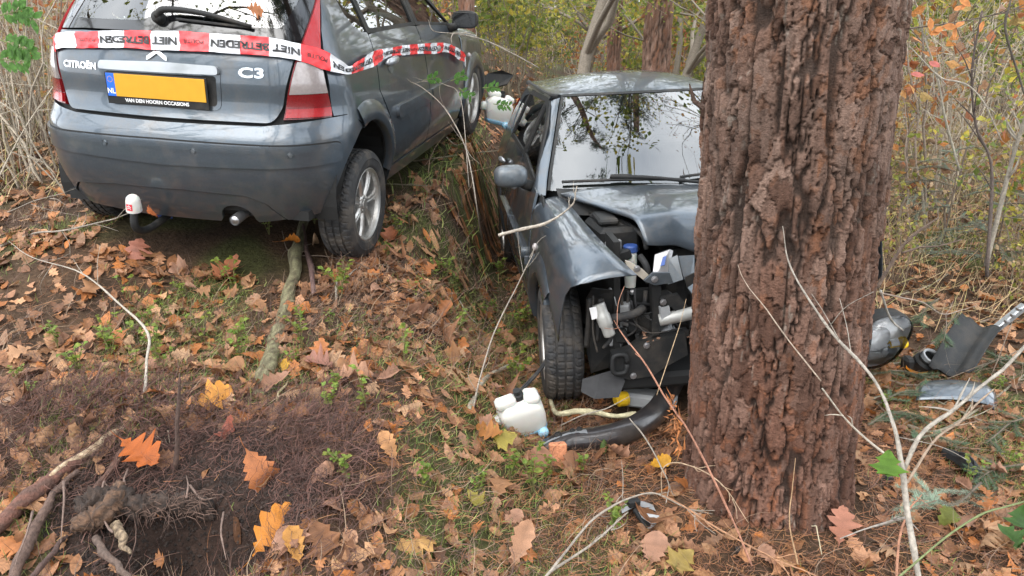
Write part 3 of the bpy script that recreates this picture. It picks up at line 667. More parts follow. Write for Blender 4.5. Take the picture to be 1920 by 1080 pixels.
    wiper=wa.build('rear_wiper',MATS['black_plastic'],car,smooth=True); M4=np.eye(4); M4[:3,:3]=np.array(Vector(N[0]).to_track_quat('Z','Y').to_matrix()); M4[:3,3]=P[0]-N[0]*.04
    MB().lathe([(.030,0),(.030,.03),(.024,.045),(0,.05)],20,M4).build('wiper_pivot',MATS['black_plastic'],wiper,smooth=True)
    A=np.linspace(0,1,8); Pb,Nb=chart_pn(S_rear,-.06-.36*A,1.150-.022*A); MB().tube(Pb+Nb*.012,.006,6).build('wiper_blade',MATS['rubber'],wiper)
    # --- flanks
    belt=_ip([(-1.2,1.085),(-.9,1.078),(-.1,1.062),(.5,1.022),(.85,.985)])
    for sg in (-1,1):
        C=side[sg]; nm='right' if sg<0 else 'left'
        xq=lambda s,z: float(XR(z)+BOW(z)+RRf(z)+ (s-(WW(z)-RRf(z))-RRf(z)*np.pi/2))   # rear-chart s -> side q
        lampo=[(xq(float(np.interp(z,[.715,.83,.98,1.12,1.25,1.34],[.815,.792,.762,.738,.722,.712]))+.008,z),z) for z in (1.33,1.25,1.12,.98,.83,.727)]
        qp=lampo+[(-1.475,.725),(-1.455,.715),(-1.33,.66)]+[p for p in arc(-1.23,zr,ri+.004,104,24)]+[(-.905,.60),(-1.02,.78),(-1.0,.9),(-.955,1.06),(-.965,1.075),(-1.02,1.078),(-1.10,1.11),(-1.155,1.18),(-1.17,1.26),(-1.10,1.335),(-.9,1.372),(-.9,1.41),(-1.44,1.41)]
        panel('quarter_panel',qp,C,PT,car,0,.015,.032)
        panel('quarter_glass',fillet([(-.972,1.083),(-1.022,1.085),(-1.096,1.117),(-1.147,1.183),(-1.160,1.258),(-1.095,1.328),(-.972,1.360)],.012),C,MATS['window_glass'],car,-.006,.004,.04)
        # rear door and front door
        rd=[(-.945,1.062),(-.99,.9),(-1.01,.78)]+[(-.885,.60)]+arc(-1.23,zr,ro-.03,40,1)+[(-.80,.315),(-.118,.315),(-.112,.6),(-.118,.9),(-.118,1.050)]+[(x,float(belt(x))-.008) for x in (-.3,-.5,-.7)]
        door=panel('rear_door',fillet(rd,.006),C,PT,car,0,.015,.035)
        fd=[(-.106,1.048),(-.106,.9),(-.100,.6),(-.106,.315),(.72,.315),(.80,.5),(.815,.75),(.80,.9),(.775,.985)]+[(x,float(belt(x))-.008) for x in (.6,.4,.2,0)]
        doorf=panel('front_door',fillet(fd,.006),C,PT,car,0,.015,.035)
        for d_,a_,b_ in ((door,-.80,-.125),(doorf,-.095,.70)):
            panel('moulding',fillet([(a_,.585),(b_,.585),(b_,.655),(a_,.655)],[.03 if a_<-.5 else .004,.004 if a_<-.5 else .03,.004 if a_<-.5 else .03,.03 if a_<-.5 else .004]),C,PT,d_,.022,.024,.03)
        panel('fender_moulding',fillet([(.815,.595),(.835,.595),(.835,.645),(.815,.645)],.004),C,PT,car,.02,.02,.03)
        # window frames, pillars, glass
        rgl=[(-.905,1.092),(-.16,1.078),(-.15,1.375),(-.90,1.362)]; fgl=[(-.045,1.074),(.50,1.032),(.60,1.028),(.26,1.24),(.02,1.345),(-.06,1.366)]
        panel('window_glass',fillet(rgl,.015),C,MATS['window_glass'],door,-.008,.004,.05)
        panel('window_glass',fillet(fgl,.015),C,MATS['window_glass'],doorf,-.008,.004,.05)
        fr=[[(-.958,1.068),(-.905,1.068),(-.905,1.378),(-.958,1.378)],[(-.16,1.056),(-.112,1.054),(-.112,1.40),(-.15,1.40)],[(-.905,1.066),(-.16,1.056),(-.16,1.076),(-.905,1.090)],[(-.90,1.362),(-.15,1.376),(-.15,1.402),(-.90,1.392)]]
        for f in fr: panel('window_frame',f,C,BP,door,.001,.012,.05)
        fr=[[(-.106,1.054),(-.046,1.052),(-.060,1.40),(-.106,1.40)],[(-.046,1.052),(.52,1.012),(.66,.990),(.62,1.026),(.50,1.031),(-.046,1.073)],[(-.06,1.367),(.02,1.346),(.26,1.242),(.61,1.026),(.66,1.0),(.30,1.272),(.05,1.376),(-.06,1.40)]]
        for f in fr: panel('window_frame',f,C,BP,doorf,.001,.012,.05)
        # cant rail and A-pillar (painted)
        panel('cant_rail',[(-1.42,1.402),(-.9,1.394),(-.15,1.402),(-.04,1.398),(-.02,1.413),(-1.4,1.413)],C,PT,car,.003,.012,.05)
        ap=[]
        for z in np.linspace(1.405,.965,9):
            x0=float(XFW(z)-BOWF-RF); Wd=float(_side(np.array(x0),z)); ap.append((sg*(Wd-RF+.012),z))
        ap2=[]
        for z in np.linspace(.965,1.39,9):
            x0=float(XFW(z)-BOWF-RF); Wd=float(_side(np.array(x0),z)); edge=float(np.interp(z,[.965,1.0,1.026,1.242,1.346,1.38],[.68,.67,.625,.285,.055,-.02])); ap2.append((sg*(Wd-RF+RF*np.pi/2+(x0-edge)-.01),z))
        panel('a_pillar',ap+ap2,S_wind,PT,car,.002,.012,.03)
        # handles
        for d_,hx,hz in ((door,-.80,.905),(doorf,.06,.885)):
            P,N=chart_pn(C,np.array([hx]),np.array([hz])); P=P[0];N=N[0]
            cup=MB(); u=np.linspace(0,2*np.pi,20,endpoint=False); Pc,Nc=chart_pn(C,hx+.012+.045*np.cos(u),hz-.028+.036*np.sin(u)); cup.add(Pc+Nc*.002,[list(range(20))]); cup.build('handle_recess',MATS['paint_dull'],d_)
            Q=[]
            for t in np.linspace(-1,1,11):
                p,n_=chart_pn(C,np.array([hx+.085*t]),np.array([hz+.004*t])); Q.append(p[0]+n_[0]*(.012+.026*(1-abs(t)**3)))
            hb=MB(); hb.tube(Q,[.004]+[.016,.017,.018,.0185,.0185,.0185,.018,.017,.016]+[.004],12); hb.V[0][:,2]=hz+(hb.V[0][:,2]-hz)*1.25; hb.build('door_handle',MATS['silver_trim'],d_,smooth=True)
        # sill
        panel('sill',[(-.80,.306),(.72,.306),(.80,.30),(.80,.215),(-.81,.215),(-.83,.30)],C,PT,car,.004,.02,.05)
        # arch flares
        for cx,a0,a1 in ((-1.23,108,0),(1.23,178,4 if tag=='L' else 52)):
            a=np.radians(np.linspace(a0,a1,30)); G=[]
            for rr_,o in ((ri,-.03),(ri,.010),(ri+.006,.017),(.40,.014),(.455,.004),(.462,-.004)):
                wv=np.clip(np.sin(a),0,1)**.6 if rr_>.38 else 1; rr2=ri+(rr_-ri)*(.55+.45*wv)
                q=cx+rr2*np.cos(a); z=.30+rr2*np.sin(a); P,N=chart_pn(C,q,z); G.append(P+N*o)
            mb=MB(); mb.grid(np.array(G).transpose(1,0,2)); mb.build('arch_flare',PT,car,smooth=True)
        # mirror
        m0=S_side(np.array([.60]),np.array([1.0]),sg)[0]; 
        mi=MB(); mi.tube([m0+np.array((0,sg*-.01,-.02)),m0+np.array((.0,sg*.05,.0)),m0+np.array((.0,sg*.07,.02))],[.035,.030,.028],12); arm=mi.build('mirror',BP,car,smooth=True)
        u=np.linspace(0,np.pi/2,7); shp=[]
        for t in np.linspace(-1,1,13):
            wy=(1-abs(t)**3.2)**.5; ring_=[]
            for p in np.linspace(0,2*np.pi,18,endpoint=False):
                cy,cz=np.cos(p),np.sin(p); ring_.append((max(0,1-t*t)**.5*0,0,0))
        MBs=MB(); Vm=[];Fm=[];nu,nv=14,20
        for i in range(nu+1):
            th=math.pi*i/nu
            for j in range(nv):
                ph=2*math.pi*j/nv; x=math.cos(th); yy=math.sin(th)*math.cos(ph); zz=math.sin(th)*math.sin(ph)
                e=lambda v,p: math.copysign(abs(v)**p,v)
                X=e(x,.6)*.075; 
                if x<0: X=-.018
                Vm.append((X,e(yy,.65)*.095,e(zz,.65)*.062))
        Fm=[(i*nv+j,i*nv+(j+1)%nv,(i+1)*nv+(j+1)%nv,(i+1)*nv+j) for i in range(nu) for j in range(nv)]
        Vm=np.array(Vm)+m0+np.array((.005,sg*.125,.05)); MBs.add(Vm,Fm); MBs.build('mirror_shell',BP if tag=='L' else MATS['paint_dull'],arm,smooth=True)
        mg=MB(); mg.box(m0+np.array((-.016,sg*.125,.05)),(.004,.165,.10),bev=.001); mg.build('mirror_glass',MATS['black_gloss'],arm)
        # front wing (intact tail of it; the nose is broken off)
        hl=_ip([(.80,-.650),(1.1,-.628),(1.368,-.604),(1.678,-.543),(1.80,-.455)]); hz_=_ip([(.80,.970),(1.1,.962),(1.368,.935),(1.678,.880),(1.80,.800)])
        def wing(u,v):     # u along x, v 0 top edge .. 1 bottom
            x=u; 
            ytop=-hl(x); ztop=hz_(x); zs=np.interp(x,[.8,1.2,1.6,1.8],[.86,.80,.765,.76]); ys=_side(x,zs)
            ext=np.clip((x-1.45)/.4,0,1); ys=ys-.10*ext**2
            return ytop,ztop,ys,zs
        xs=np.linspace(.83,1.79,30); rows=[]
        for x in xs:
            yt,zt,ys,zs=[float(q) for q in wing(np.array(x),0)]
            dx=abs(x-1.23)
            if dx<ro-.002: zb=.30+math.sqrt((ro-.002)**2-dx*dx)
            elif x<1.23: zb=.31
            else: zb=np.interp(x,[1.645,1.66,1.69,1.72,1.79],[.55,.585,.70,.745,.785])
            if x>1.23 and x<1.66: zb=max(zb,.0)
            col=[]
            for v in np.linspace(0,1,9):      # rounded shoulder from the top edge to the flank
                a=v*math.pi/2; y=yt+(ys-yt)*math.sin(a)**.9; z=zs+(zt-zs)*math.cos(a)**.9; col.append((x,y,z))
            if zb<zs:
                for v in np.linspace(0,1,9)[1:]:
                    z=zs+(zb-zs)*v; y=float(_side(np.array(x),np.array(z)))-.10*np.clip((x-1.45)/.4,0,1)**2; col.append((x,y,z))
            else:
                col=[c if c[2]>=zb else (c[0],float(np.interp(zb,[zs,zt],[ys,yt])) if 0 else c[1],max(c[2],zb)) for c in col]+[(x,col[-1][1],max(zs,zb))]*8
            rows.append(col)
        Gw=np.array(rows); Gw[:,:,1]*=sg
        if sg>0: Gw=Gw[:22]
        mb=MB(); mb.grid(Gw); wing_o=mb.build('front_wing',PT,car,smooth=True); so=wing_o.modifiers.new('thick','SOLIDIFY'); so.thickness=.004; so.offset=-1 if sg<0 else 1
        P,N=chart_pn(C,np.array([1.04]),np.array([.752])); M4=np.eye(4); M4[:3,:3]=np.array(Vector(N[0]).to_track_quat('Z','X').to_matrix()); M4[:3,3]=P[0]; 
        rpt=MB().lathe([(.021,-.004),(.021,.003),(.017,.010),(.009,.015),(0,.016)],20,M4); rpt.build('indicator_repeater',MATS['lens_clear'],wing_o,smooth=True)
    # --- roof and drip rails
    G=[]; RD=_ip([(-1.47,1.418),(-1.2,1.468),(-.8,1.505),(-.4,1.519),(-.1,1.490),(.05,1.455),(.145,1.424)])
    def wsedge(z): x0=float(XFW(z)-BOWF-RF); return float(_side(np.array(x0),z))-RF+.005
    for x in np.linspace(-1.47,.145,34):
        sl=float(np.interp(x,[-.35,.145],[0,1]))**1.5; lim=float(np.interp(x,[-1.47,-1.3,-.3,-.1],[.55,.562,.566,.562])); row=[]
        for t in np.linspace(-1,1,25):
            fr_=S_wind(np.array(t*wsedge(1.408)*1.03),np.array(1.421))+np.array((-.012,0,.002)); p=np.array((x,lim*t,1.412+(float(RD(x))-1.412)*(1-abs(t)**2.6)))
            q=np.array((x+(fr_[0]-.145)*1.0,fr_[1],p[2]+(fr_[2]-1.424))); row.append(p*(1-sl)+q*sl)
        G.append(row)
    G=np.array(G); roof=MB(); roof.grid(G); ro_=roof.build('roof',PT,car,smooth=True)
    for k in (0,-1):
        mb=MB(); e=G[:,k]; sgn=np.sign(e[0,1]); prof=[(-sgn*.030,.006),(-sgn*.022,.010),(-sgn*.004,.008),(sgn*.004,-.002),(sgn*.006,-.014)]
        mb.grid(np.array([[p+np.array((0,a,b)) for a,b in prof] for p in e])); mb.build('roof_trim',BP,ro_,smooth=False)
    # --- windscreen
    wsp=[];zz=np.linspace(.985,1.408,8)
    def wsedge(z): x0=float(XFW(z)-BOWF-RF); return float(_side(np.array(x0),z))-RF+.005
    poly=[(wsedge(z),z) for z in zz]+[(t*wsedge(1.408),1.408+.012*(1-t*t)) for t in np.linspace(.9,-.9,9)]+[(-wsedge(z),z) for z in zz[::-1]]
    ws=panel('windscreen',poly,S_wind,MATS['window_glass'],car,.0,.004,.04)
    for sg in (-1,1):
        panel('screen_seal',[(sg*wsedge(z),z) for z in zz]+[(sg*(wsedge(z)-.016),z) for z in zz[::-1]],S_wind,BP,ws,.003,.008,.05)
    panel('screen_seal',[(t*wsedge(1.408),1.408+.012*(1-t*t)+.001) for t in np.linspace(-1,1,13)]+[(t*wsedge(1.408),1.408+.012*(1-t*t)+.012) for t in np.linspace(1,-1,13)],S_wind,BP,ws,.003,.008,.05)
    # cowl
    G=[[tuple(S_wind(np.array(t*.66),np.array(z))+np.array((dx,0,dz))) for t in np.linspace(-1,1,17)] for z,dx,dz in ((.992,.0,.004),(.98,.03,.0),(.97,.12,-.012),(.96,.16,-.06))]
    mb=MB(); mb.grid(np.array(G)); mb.build('cowl',BP,car,smooth=True)
    for s0,s1,zc in ((-.62,.02,1.0),(.0,.55,1.0)):
        A=np.linspace(0,1,10); P,N=chart_pn(S_wind,s0+(s1-s0)*A,1.012+.010*np.sin(A*3)+(.012 if s0>-.1 else 0)+0*A); wp=MB().tube(P+N*.018,.008,8); w_=wp.build('front_wiper',BP,car)
        P2,N2=chart_pn(S_wind,np.array([s0+.30*(s1-s0)/.64+.06,s0+.40*(s1-s0),s0+.72*(s1-s0),s0+1.0*(s1-s0)+.12]),np.array([1.028,1.028,1.02,.985])); MB().tube(spline(P2+N2*.03,14),np.linspace(.014,.009,14),8).build('wiper_arm',BP,w_,smooth=True)
    # --- cabin
    cab=MB()
    for y in (-.36,.36):
        for x0,ztop in ((.0,1.06),(-.85,1.02)):
            cab.box((x0+.10,y,.52),(.52,.50,.16),bev=.05); cab.box((x0-.20,y,.80),(.14,.48,.62),R=rot('Y',-.22),bev=.05); cab.box((x0-.28,y,1.19),(.09,.26,.17),R=rot('Y',-.2),bev=.035)
    cab.build('seats',MATS['interior'],car)
    d=MB(); d.box((.66,0,.88),(.42,1.34,.16),bev=.05); d.box((.80,0,.90),(.30,1.30,.05)); d.tube([(.36+.0,.36+.18*math.cos(a),.92+.18*math.sin(a)) for a in np.linspace(0,2*np.pi,24)],.014,8); d.build('dashboard',MATS['interior'],car)
    MB().box((-1.40,0,.98),(.42,1.15,.03),bev=.01).build('parcel_shelf',MATS['interior_light'],car)
    MB().box((.05,0,1.33),(.03,.24,.06),R=rot('Y',.3),bev=.015).build('rear_view_mirror',MATS['interior'],car)
    MB().box((-.68,0,1.40),(1.15,.85,.01)).build('headlining',MATS['interior_light'],car)
    # --- wheels
    for x,y,s in ((-1.23,-.725,-1),(-1.23,.725,1),(1.23,-.725,-1),(1.23,.725,1)):
        z=(RWZ if x<0 else FWZ)[tag]+(.10 if tag=='L' and x<0 and y>0 else 0)
        wheel_parts(car,(x,y,z),s,0.0 if x<0 else (-.06 if tag=='R' else .0))
    return car
CARL=make_car('L',LPOSE,'grey hatchback seen from behind with red and white police tape across its tailgate')
CARR=make_car('R',RPOSE,'grey hatchback seen from the front, its torn-open nose against the thick pine trunk')
CARR['group']=CARL['group']
bpy.context.view_layer.update()
# ---------------------------------------------------------------- the thick pine in front
def worley(u,v,cu,cv,per,seed):
    """anisotropic cells, periodic in u; returns F1,F2,id"""
    n=int(round(per/cu)); cu=per/n; x=u/cu; y=v/cv; xi=np.floor(x).astype(int); yi=np.floor(y).astype(int)
    f1=np.full(u.shape,9.); f2=np.full(u.shape,9.); cid=np.zeros(u.shape,int); r=np.random.default_rng(seed); T=r.random((4096,3))
    for dx in (-1,0,1):
        for dy in (-2,-1,0,1,2):
            a=(xi+dx)%n; b=yi+dy; k=((a*73856093)^(b*19349663+seed*83492791))&4095
            d=np.hypot(xi+dx+T[k,0]*.9+.05-x,(b+T[k,1])-y)
            m=d<f1; f2=np.where(m,f1,np.minimum(f2,d)); cid=np.where(m,k,cid); f1=np.where(m,d,f1)
    return f1,f2,cid,T
def bark_trunk(name,R,zs,nth,center,flare=.06,seed=3,scale=1.0,lobes=True,lean=.0,dens=.0,bright=1.0):
    th=np.linspace(0,2*np.pi,nth,endpoint=False); th=th+dens*np.cos(th); TH,Z=np.meshgrid(th,zs); per=2*np.pi*R; U=TH*R
    cx,cy=np.cos(TH)*1.3,np.sin(TH)*1.3
    w1=(fbm(cx*3+5,cy*3,Z*2.0,4)-.5); w2=(fbm(cx*3+25,cy*3+9,Z*2.0+7,4)-.5); w3=fbm(cx*12,cy*12,Z*14,3)-.5
    k=1/scale; w4=fbm(cx*22+7,cy*22,Z*20,3)-.5
    f1,f2,cid,T=worley(U+w1*.11*scale+w3*.035*scale+w4*.012,Z+w2*.30*scale+w3*.09*scale+w4*.03,.058*scale,.115*scale,per,seed)
    g1,g2,gid,T2=worley(U+w3*.05*scale+w1*.06+w4*.015,Z+w3*.08*scale+w2*.12+w4*.02,.028*scale,.034*scale,per,seed+5)
    n1=fbm(cx*3.1*k+w3*.7,cy*3.1*k,Z*1.25*k,2); n2=fbm(cx*4.6*k+31,cy*4.6*k+w3*.7,Z*1.9*k+3,2)
    wid=.5+1.1*fbm(cx*2+1,cy*2,Z*3,2)
    big=np.maximum(np.exp(-(np.abs(n1-.5)/(.021*wid))**3),.9*np.exp(-(np.abs(n2-.48)/(.016*wid))**3))
    ed_=(1-sstep(.02,.09,f2-f1)); small=1-sstep(.02,.12,g2-g1)
    crk=np.maximum(big,.6*ed_); plate=1-big
    lay=T2[gid,2]; tilt_=(f1-.5)*(T[cid,1]-.5)
    fine=fbm(cx*60,cy*60,Z*48,2)-.5; rough_=fbm(cx*5+3,cy*5,Z*2.2,2)-.5
    D=plate*.022*scale+((T[cid,2]-.5)*.014-ed_*.010+tilt_*.012)*scale*plate+(np.floor(lay*4)/4*.0075-small*.0015)*scale*plate+fine*.003*scale+rough_*.016*scale
    fl=flare*np.exp(-np.maximum(Z,0)/.13)*(1+.55*np.sin(TH*5+1.3)+.35*np.sin(TH*8+.4)) if lobes else flare*np.exp(-np.maximum(Z,0)/.3)
    rad=R*(1-.004*Z)-.02*scale+D+fl
    X=center[0]+rad*np.cos(TH)-lean*Z; Y=center[1]+rad*np.sin(TH)
    cA=np.array([.145,.086,.064]);cB=np.array([.25,.18,.15]);cC=np.array([.235,.115,.065]);cD=np.array([.036,.028,.024]); cG=np.array([.20,.175,.15])
    t=T[cid,0][...,None]; col=cA*(1-t)+cB*t
    og=(.9*sstep(.62,.70,T2[gid,0])*sstep(.50,.62,fbm(cx*2.2+8,cy*2.2,Z*1.4,3))+ .55*sstep(.9,.95,T2[gid,1]))[...,None]; og=np.clip(og,0,1); col=col*(1-.8*og)+cC*.8*og
    red=(sstep(1.5,.2,Z)*.40)[...,None]; col=col*(1-red)+col*np.array([1.25,.90,.78])*red
    fs=np.clip(sstep(.3,.9,big)+.45*ed_*sstep(.3,.7,fbm(cx*4,cy*4,Z*4,2)),0,1)[...,None]; col=col*(1-.8*fs)+cD*.8*fs
    li=(sstep(.66,.74,fbm(cx*30+3,cy*30,Z*22,2))*sstep(.5,.6,fbm(cx*3,cy*3+3,Z*2,2)))[...,None]; col=col*(1-.55*li)+np.array([.33,.31,.28])*.55*li
    col=col*np.array([.88,.80,.745])*bright*(.38+.62*fbm(cx*25,cy*25,Z*8,3)[...,None])*(.72+.56*T[cid,1][...,None])
    n=nth; m=len(zs); V=np.stack([X,Y,Z],-1).reshape(-1,3); i=np.arange(m-1)[:,None]*n; j=np.arange(n)[None]; F=np.stack([i+j,i+(j+1)%n,i+n+(j+1)%n,i+n+j],-1).reshape(-1,4)
    return mesh(name,V,F,MATS['bark'],True,col.reshape(-1,3))
zs=np.concatenate([np.linspace(-.12,2.12,600),np.linspace(2.14,9.5,90)])
pine=empty('pine_tree',(0,0,0)); props(pine,'thick reddish-brown pine trunk with deeply cracked bark, the wrecked car behind it','tree')
obj('trunk',bark_trunk('trunk',TREE_R-.023,zs,560,TREE-np.array((.012,0)),.03,lean=.03,dens=.42),pine)
def needle_crown(n,zr,rmax,seed,cx=0,cy=0,branches=22,top=10):
    r=np.random.default_rng(seed); Vb=MB(); P=[];D=[]
    for k in range(branches):
        z=r.uniform(*zr); a=r.uniform(0,6.28); Lb=rmax*(1-.55*(z-zr[0])/(zr[1]-zr[0]))*r.uniform(.6,1); el=r.uniform(-.1,.5)
        pts=[np.array([cx,cy,z])]; d=np.array([math.cos(a)*math.cos(el),math.sin(a)*math.cos(el),math.sin(el)])
        for s in range(6): d=d+r.normal(0,.12,3); d/=np.linalg.norm(d); pts.append(pts[-1]+d*Lb/6)
        pts=np.array(pts); Vb.tube(pts,np.linspace(.05,.01,7)*(rmax/3),5,c=(.10,.065,.045))
        for q in range(n//branches):
            t=r.uniform(.35,1)*5.99; i=int(t); p=pts[i]+(pts[i+1]-pts[i])*(t-i)+r.normal(0,.28,3)*(rmax/3); P.append(p); D.append(d)
    P=np.array(P); m=len(P); ang=r.uniform(0,6.28,m); nb=7; V=np.zeros((m,nb,3,3))
    for b in range(nb):
        dd=r.normal(0,1,(m,3)); dd[:,2]=np.abs(dd[:,2])*.6; dd/=np.linalg.norm(dd,axis=1)[:,None]; ln=r.uniform(.10,.2,(m,1))*(rmax/3+.4); sd=np.cross(dd,r.normal(0,1,(m,3))); sd/=np.linalg.norm(sd,axis=1)[:,None]+1e-9
        V[:,b,0]=P+sd*.012; V[:,b,1]=P-sd*.012; V[:,b,2]=P+dd*ln
    V=V.reshape(-1,3); F=np.arange(len(V)).reshape(-1,3); c=np.repeat(np.array([[.035,.06,.022]])*r.uniform(.6,1.5,(m*nb,1)),3,0)
    return Vb,V,F,c
vb,V,F,c=needle_crown(2600,(5.0,9.4),3.0,11,.9,2.85,26)
vb.build('limbs',MATS['wood'],pine,col=True); obj('crown',mesh('crown',V,F,MATS['needle'],False,c),pine)
# loose strip of bark and the splintered scar
def splinter(P,Q,w,c,mb): 
    d=np.array(Q)-np.array(P); s=np.cross(d,(0,1,0)); s/=np.linalg.norm(s)+1e-9; mb.add([np.array(P)-s*w,np.array(P)+s*w,np.array(Q)+s*w*.2,np.array(P)+np.array((0,-.006,0))],[(0,1,2),(0,3,2),(1,3,2)],c=c)
mb=MB(); r=np.random.default_rng(5)
for k in range(34):
    z=r.uniform(.26,.44); a=math.radians(r.uniform(168,196)); rr=TREE_R+.045+r.uniform(-.01,.03); p=np.array([TREE[0]-.047*z+rr*math.cos(a),TREE[1]+rr*math.sin(a),z]); q=p+np.array([r.uniform(-.03,0),r.uniform(-.03,.03),r.uniform(-.06,.07)]); splinter(p,q,r.uniform(.003,.008),np.array([.40,.15,.05])*r.uniform(.5,1.2),mb)
mb.build('splintered_scar',MATS['wood'],pine,col=True)
p=atY(1302,190,2.62); mb=MB(); mb.tube([p+np.array((.03,.0,-.02)),p,p+np.array((-.012,0,.03)),p+np.array((-.02,0,.055))],[.010,.008,.005,.002],6,c=(.07,.045,.035)); mb.build('bark_flake',MATS['bark'],pine,col=True)

# ---------------------------------------------------------------- torn nose of the right car
RM=np.array(CARR.matrix_world); RMI=np.linalg.inv(RM); LM=np.array(CARL.matrix_world); LMI=np.linalg.inv(LM)
def hitc(MI,px,py,ax,val):
    o=(MI@np.array([0,0,CAMZ,1]))[:3]; d=MI[:3,:3]@ray(px,py); i='xyz'.index(ax); t=(val-o[i])/d[i]; return o+d*t
RC=lambda px,py,x: hitc(RMI,px,py,'x',x)
# bonnet: pushed back, buckled and lifted off the wing
rows=[]
edge=[(1052,366,.86),(1085,381,1.00),(1135,393,1.18),(1183,412,1.38),(1198,430,1.44),(1206,452,1.47),(1212,462,1.475)]
mid=[(1300,349,.90),(1300,355,1.02),(1300,366,1.18),(1300,393,1.36),(1300,412,1.43),(1300,452,1.47),(1300,472,1.478)]
E1=np.array([RC(*e) for e in edge]); M1=np.array([RC(*e) for e in mid])
E1=spline(E1,26); M1=spline(M1,26)
for a_,b_ in zip(E1,M1):
    far=b_+np.array([-.02,.55-(b_[1]),0]); row=[]
    for t in np.linspace(0,1,14): row.append(a_+(b_-a_)*t+np.array([0,0,.020*math.sin(t*math.pi)+.006*math.sin(t*9+a_[0]*14)*(1-t)]))
    for t in np.linspace(0,1,12)[1:]: row.append(b_+(far-b_)*t+np.array([.0,0,-.05*t*t]))
    rows.append(row)
G=np.array(rows); mb=MB(); mb.grid(G); bon=mb.build('bonnet',MATS['paint'],CARR,smooth=True); sm=bon.modifiers.new('t','SOLIDIFY'); sm.thickness=.012; sm.offset=-1
mb=MB(); mb.tube(spline([RC(1095,389,1.0)+np.array((0,.02,-.03)),RC(1150,405,1.2)+np.array((0,.02,-.02)),RC(1195,440,1.40)+np.array((0,.02,0)),RC(1212,468,1.45)],14),.012,8); mb.build('bonnet_edge',MATS['black_plastic'],bon,smooth=True)
# left car keeps a plain bonnet
mb=MB(); mb.grid([[(x,y*float(np.interp(x,[.84,1.7],[.63,.5])),float(HOODZ(x))-.09*abs(y)**2.4-.02) for y in np.linspace(-1,1,13)] for x in np.linspace(.84,1.6,12)]); mb.build('bonnet',MATS['paint'],CARL,smooth=True)
# bay walls, strut tower, ducts
bay=MB(); bay.box((.93,0,.62),(.05,1.26,.70)); bay.box((1.25,-.50,.62),(.62,.03,.55)); bay.box((1.25,.55,.62),(.7,.03,.5)); bay.build('bulkhead',MATS['black_core'],CARR)
def tb(name,pts,r,m,n=10,parent=CARR,k=18,smooth=True):
    P=spline(np.array(pts),k) if len(pts)>2 else np.array(pts); return MB().tube(P,r,n).build(name,MATS[m],parent,smooth=smooth)
eng=MB(); eng.box((1.20,.10,.58),(.42,.62,.42),bev=.04); eng.box((1.22,.05,.83),(.30,.50,.06),bev=.02)
for y in (-.12,0,.12,.24): eng.tube([(1.42,y,.70),(1.50,y,.60),(1.48,y,.45)],[.03,.03,.028],10)
eng.build('engine',MATS['black_plastic'],CARR)
ab=MB(); c_=RC(1135,420,1.22); ab.box(c_+np.array((0,0.03,-.05)),(.30,.20,.12),R=rot('Z',.1),bev=.02); ab.box(c_+np.array((.0,.0,.03)),(.2,.10,.03),bev=.01); ab.build('air_box',MATS['black_plastic'],CARR)
c_=RC(1135,448,1.30); mb=MB(); mb.box(c_+np.array((0,.02,-.03)),(.16,.13,.13),bev=.03); mb.build('coolant_tank',MATS['grey_plastic'],CARR)
c_=RC(1182,470,1.42); M4=np.eye(4); M4[:3,3]=c_+np.array((0,0,-.08)); rs=MB().lathe([(.026,-.1),(.030,-.03),(.031,.06),(.027,.075),(0,.076)],20,M4).build('brake_reservoir',MATS['white_plastic'],CARR,smooth=True)
M4=M4.copy(); M4[:3,3]=c_; MB().lathe([(.034,-.004),(.035,.0),(.035,.022),(.031,.028),(0,.029)],24,M4).build('reservoir_cap',MATS['blue_cap'],rs,smooth=False)
c_=RC(1168,478,1.44); MB().box(c_,(.05,.075,.05),R=rot('X',.3),bev=.008).build('relay_box',MATS['black_plastic'],CARR)
tb('bay_hose',[RC(1110,405,1.1),RC(1140,415,1.25),RC(1175,430,1.30),RC(1195,470,1.35)],.014,'rubber'); tb('bay_hose',[RC(1200,480,1.45),RC(1212,500,1.5),RC(1216,530,1.5)],.016,'rubber')
# cross member stubs and lamp carrier
def plate(name,pts,x,m,th=.006,parent=CARR,dx=None,bolt=None):
    P=np.array([RC(px,py,x if dx is None else x+dx[i]) for i,(px,py) in enumerate(pts)]); n=len(P); c=P.mean(0); nrm=np.cross(P[1]-P[0],P[2]-P[0]); nrm/=np.linalg.norm(nrm)
    if nrm[0]<0: nrm=-nrm
    Q=P-nrm*th; mb=MB(); mb.add(np.concatenate([P,Q]),[list(range(n)),list(range(2*n-1,n-1,-1))]+[[i,(i+1)%n,n+(i+1)%n,n+i] for i in range(n)]); o=mb.build(name,MATS[m],parent)
    if bolt:
        for (bx,by) in bolt:
            b=RC(bx,by,x)+nrm*.004; M4=np.eye(4); M4[:3,:3]=np.array(Vector(nrm).to_track_quat('Z','Y').to_matrix()); M4[:3,3]=b; MB().lathe([(.016,-.002),(.016,.004),(.010,.005),(.010,.012),(0,.012)],8,M4).build('bolt',MATS['steel'],o)
    return o
plate('cream_bracket',[(1172,488),(1183,492),(1205,505),(1216,515),(1222,530),(1208,526),(1190,512),(1176,500)],1.55,'cream_metal',.01,bolt=[(1194,503)])
plate('lamp_carrier',[(1228,478),(1256,468),(1262,470),(1250,530),(1222,532)],1.58,'steel',.008,dx=[-.05,-.05,-.05,.02,.02])
plate('carrier_label',[(1243,482),(1250,479),(1246,497),(1238,499)],1.60,'blue_cap',.002,dx=[-.05,-.05,0,0])
plate('front_panel',[(1254,485),(1270,478),(1281,524),(1252,533)],1.61,'paint_dull',.008,dx=[-.05,-.05,.02,.02])
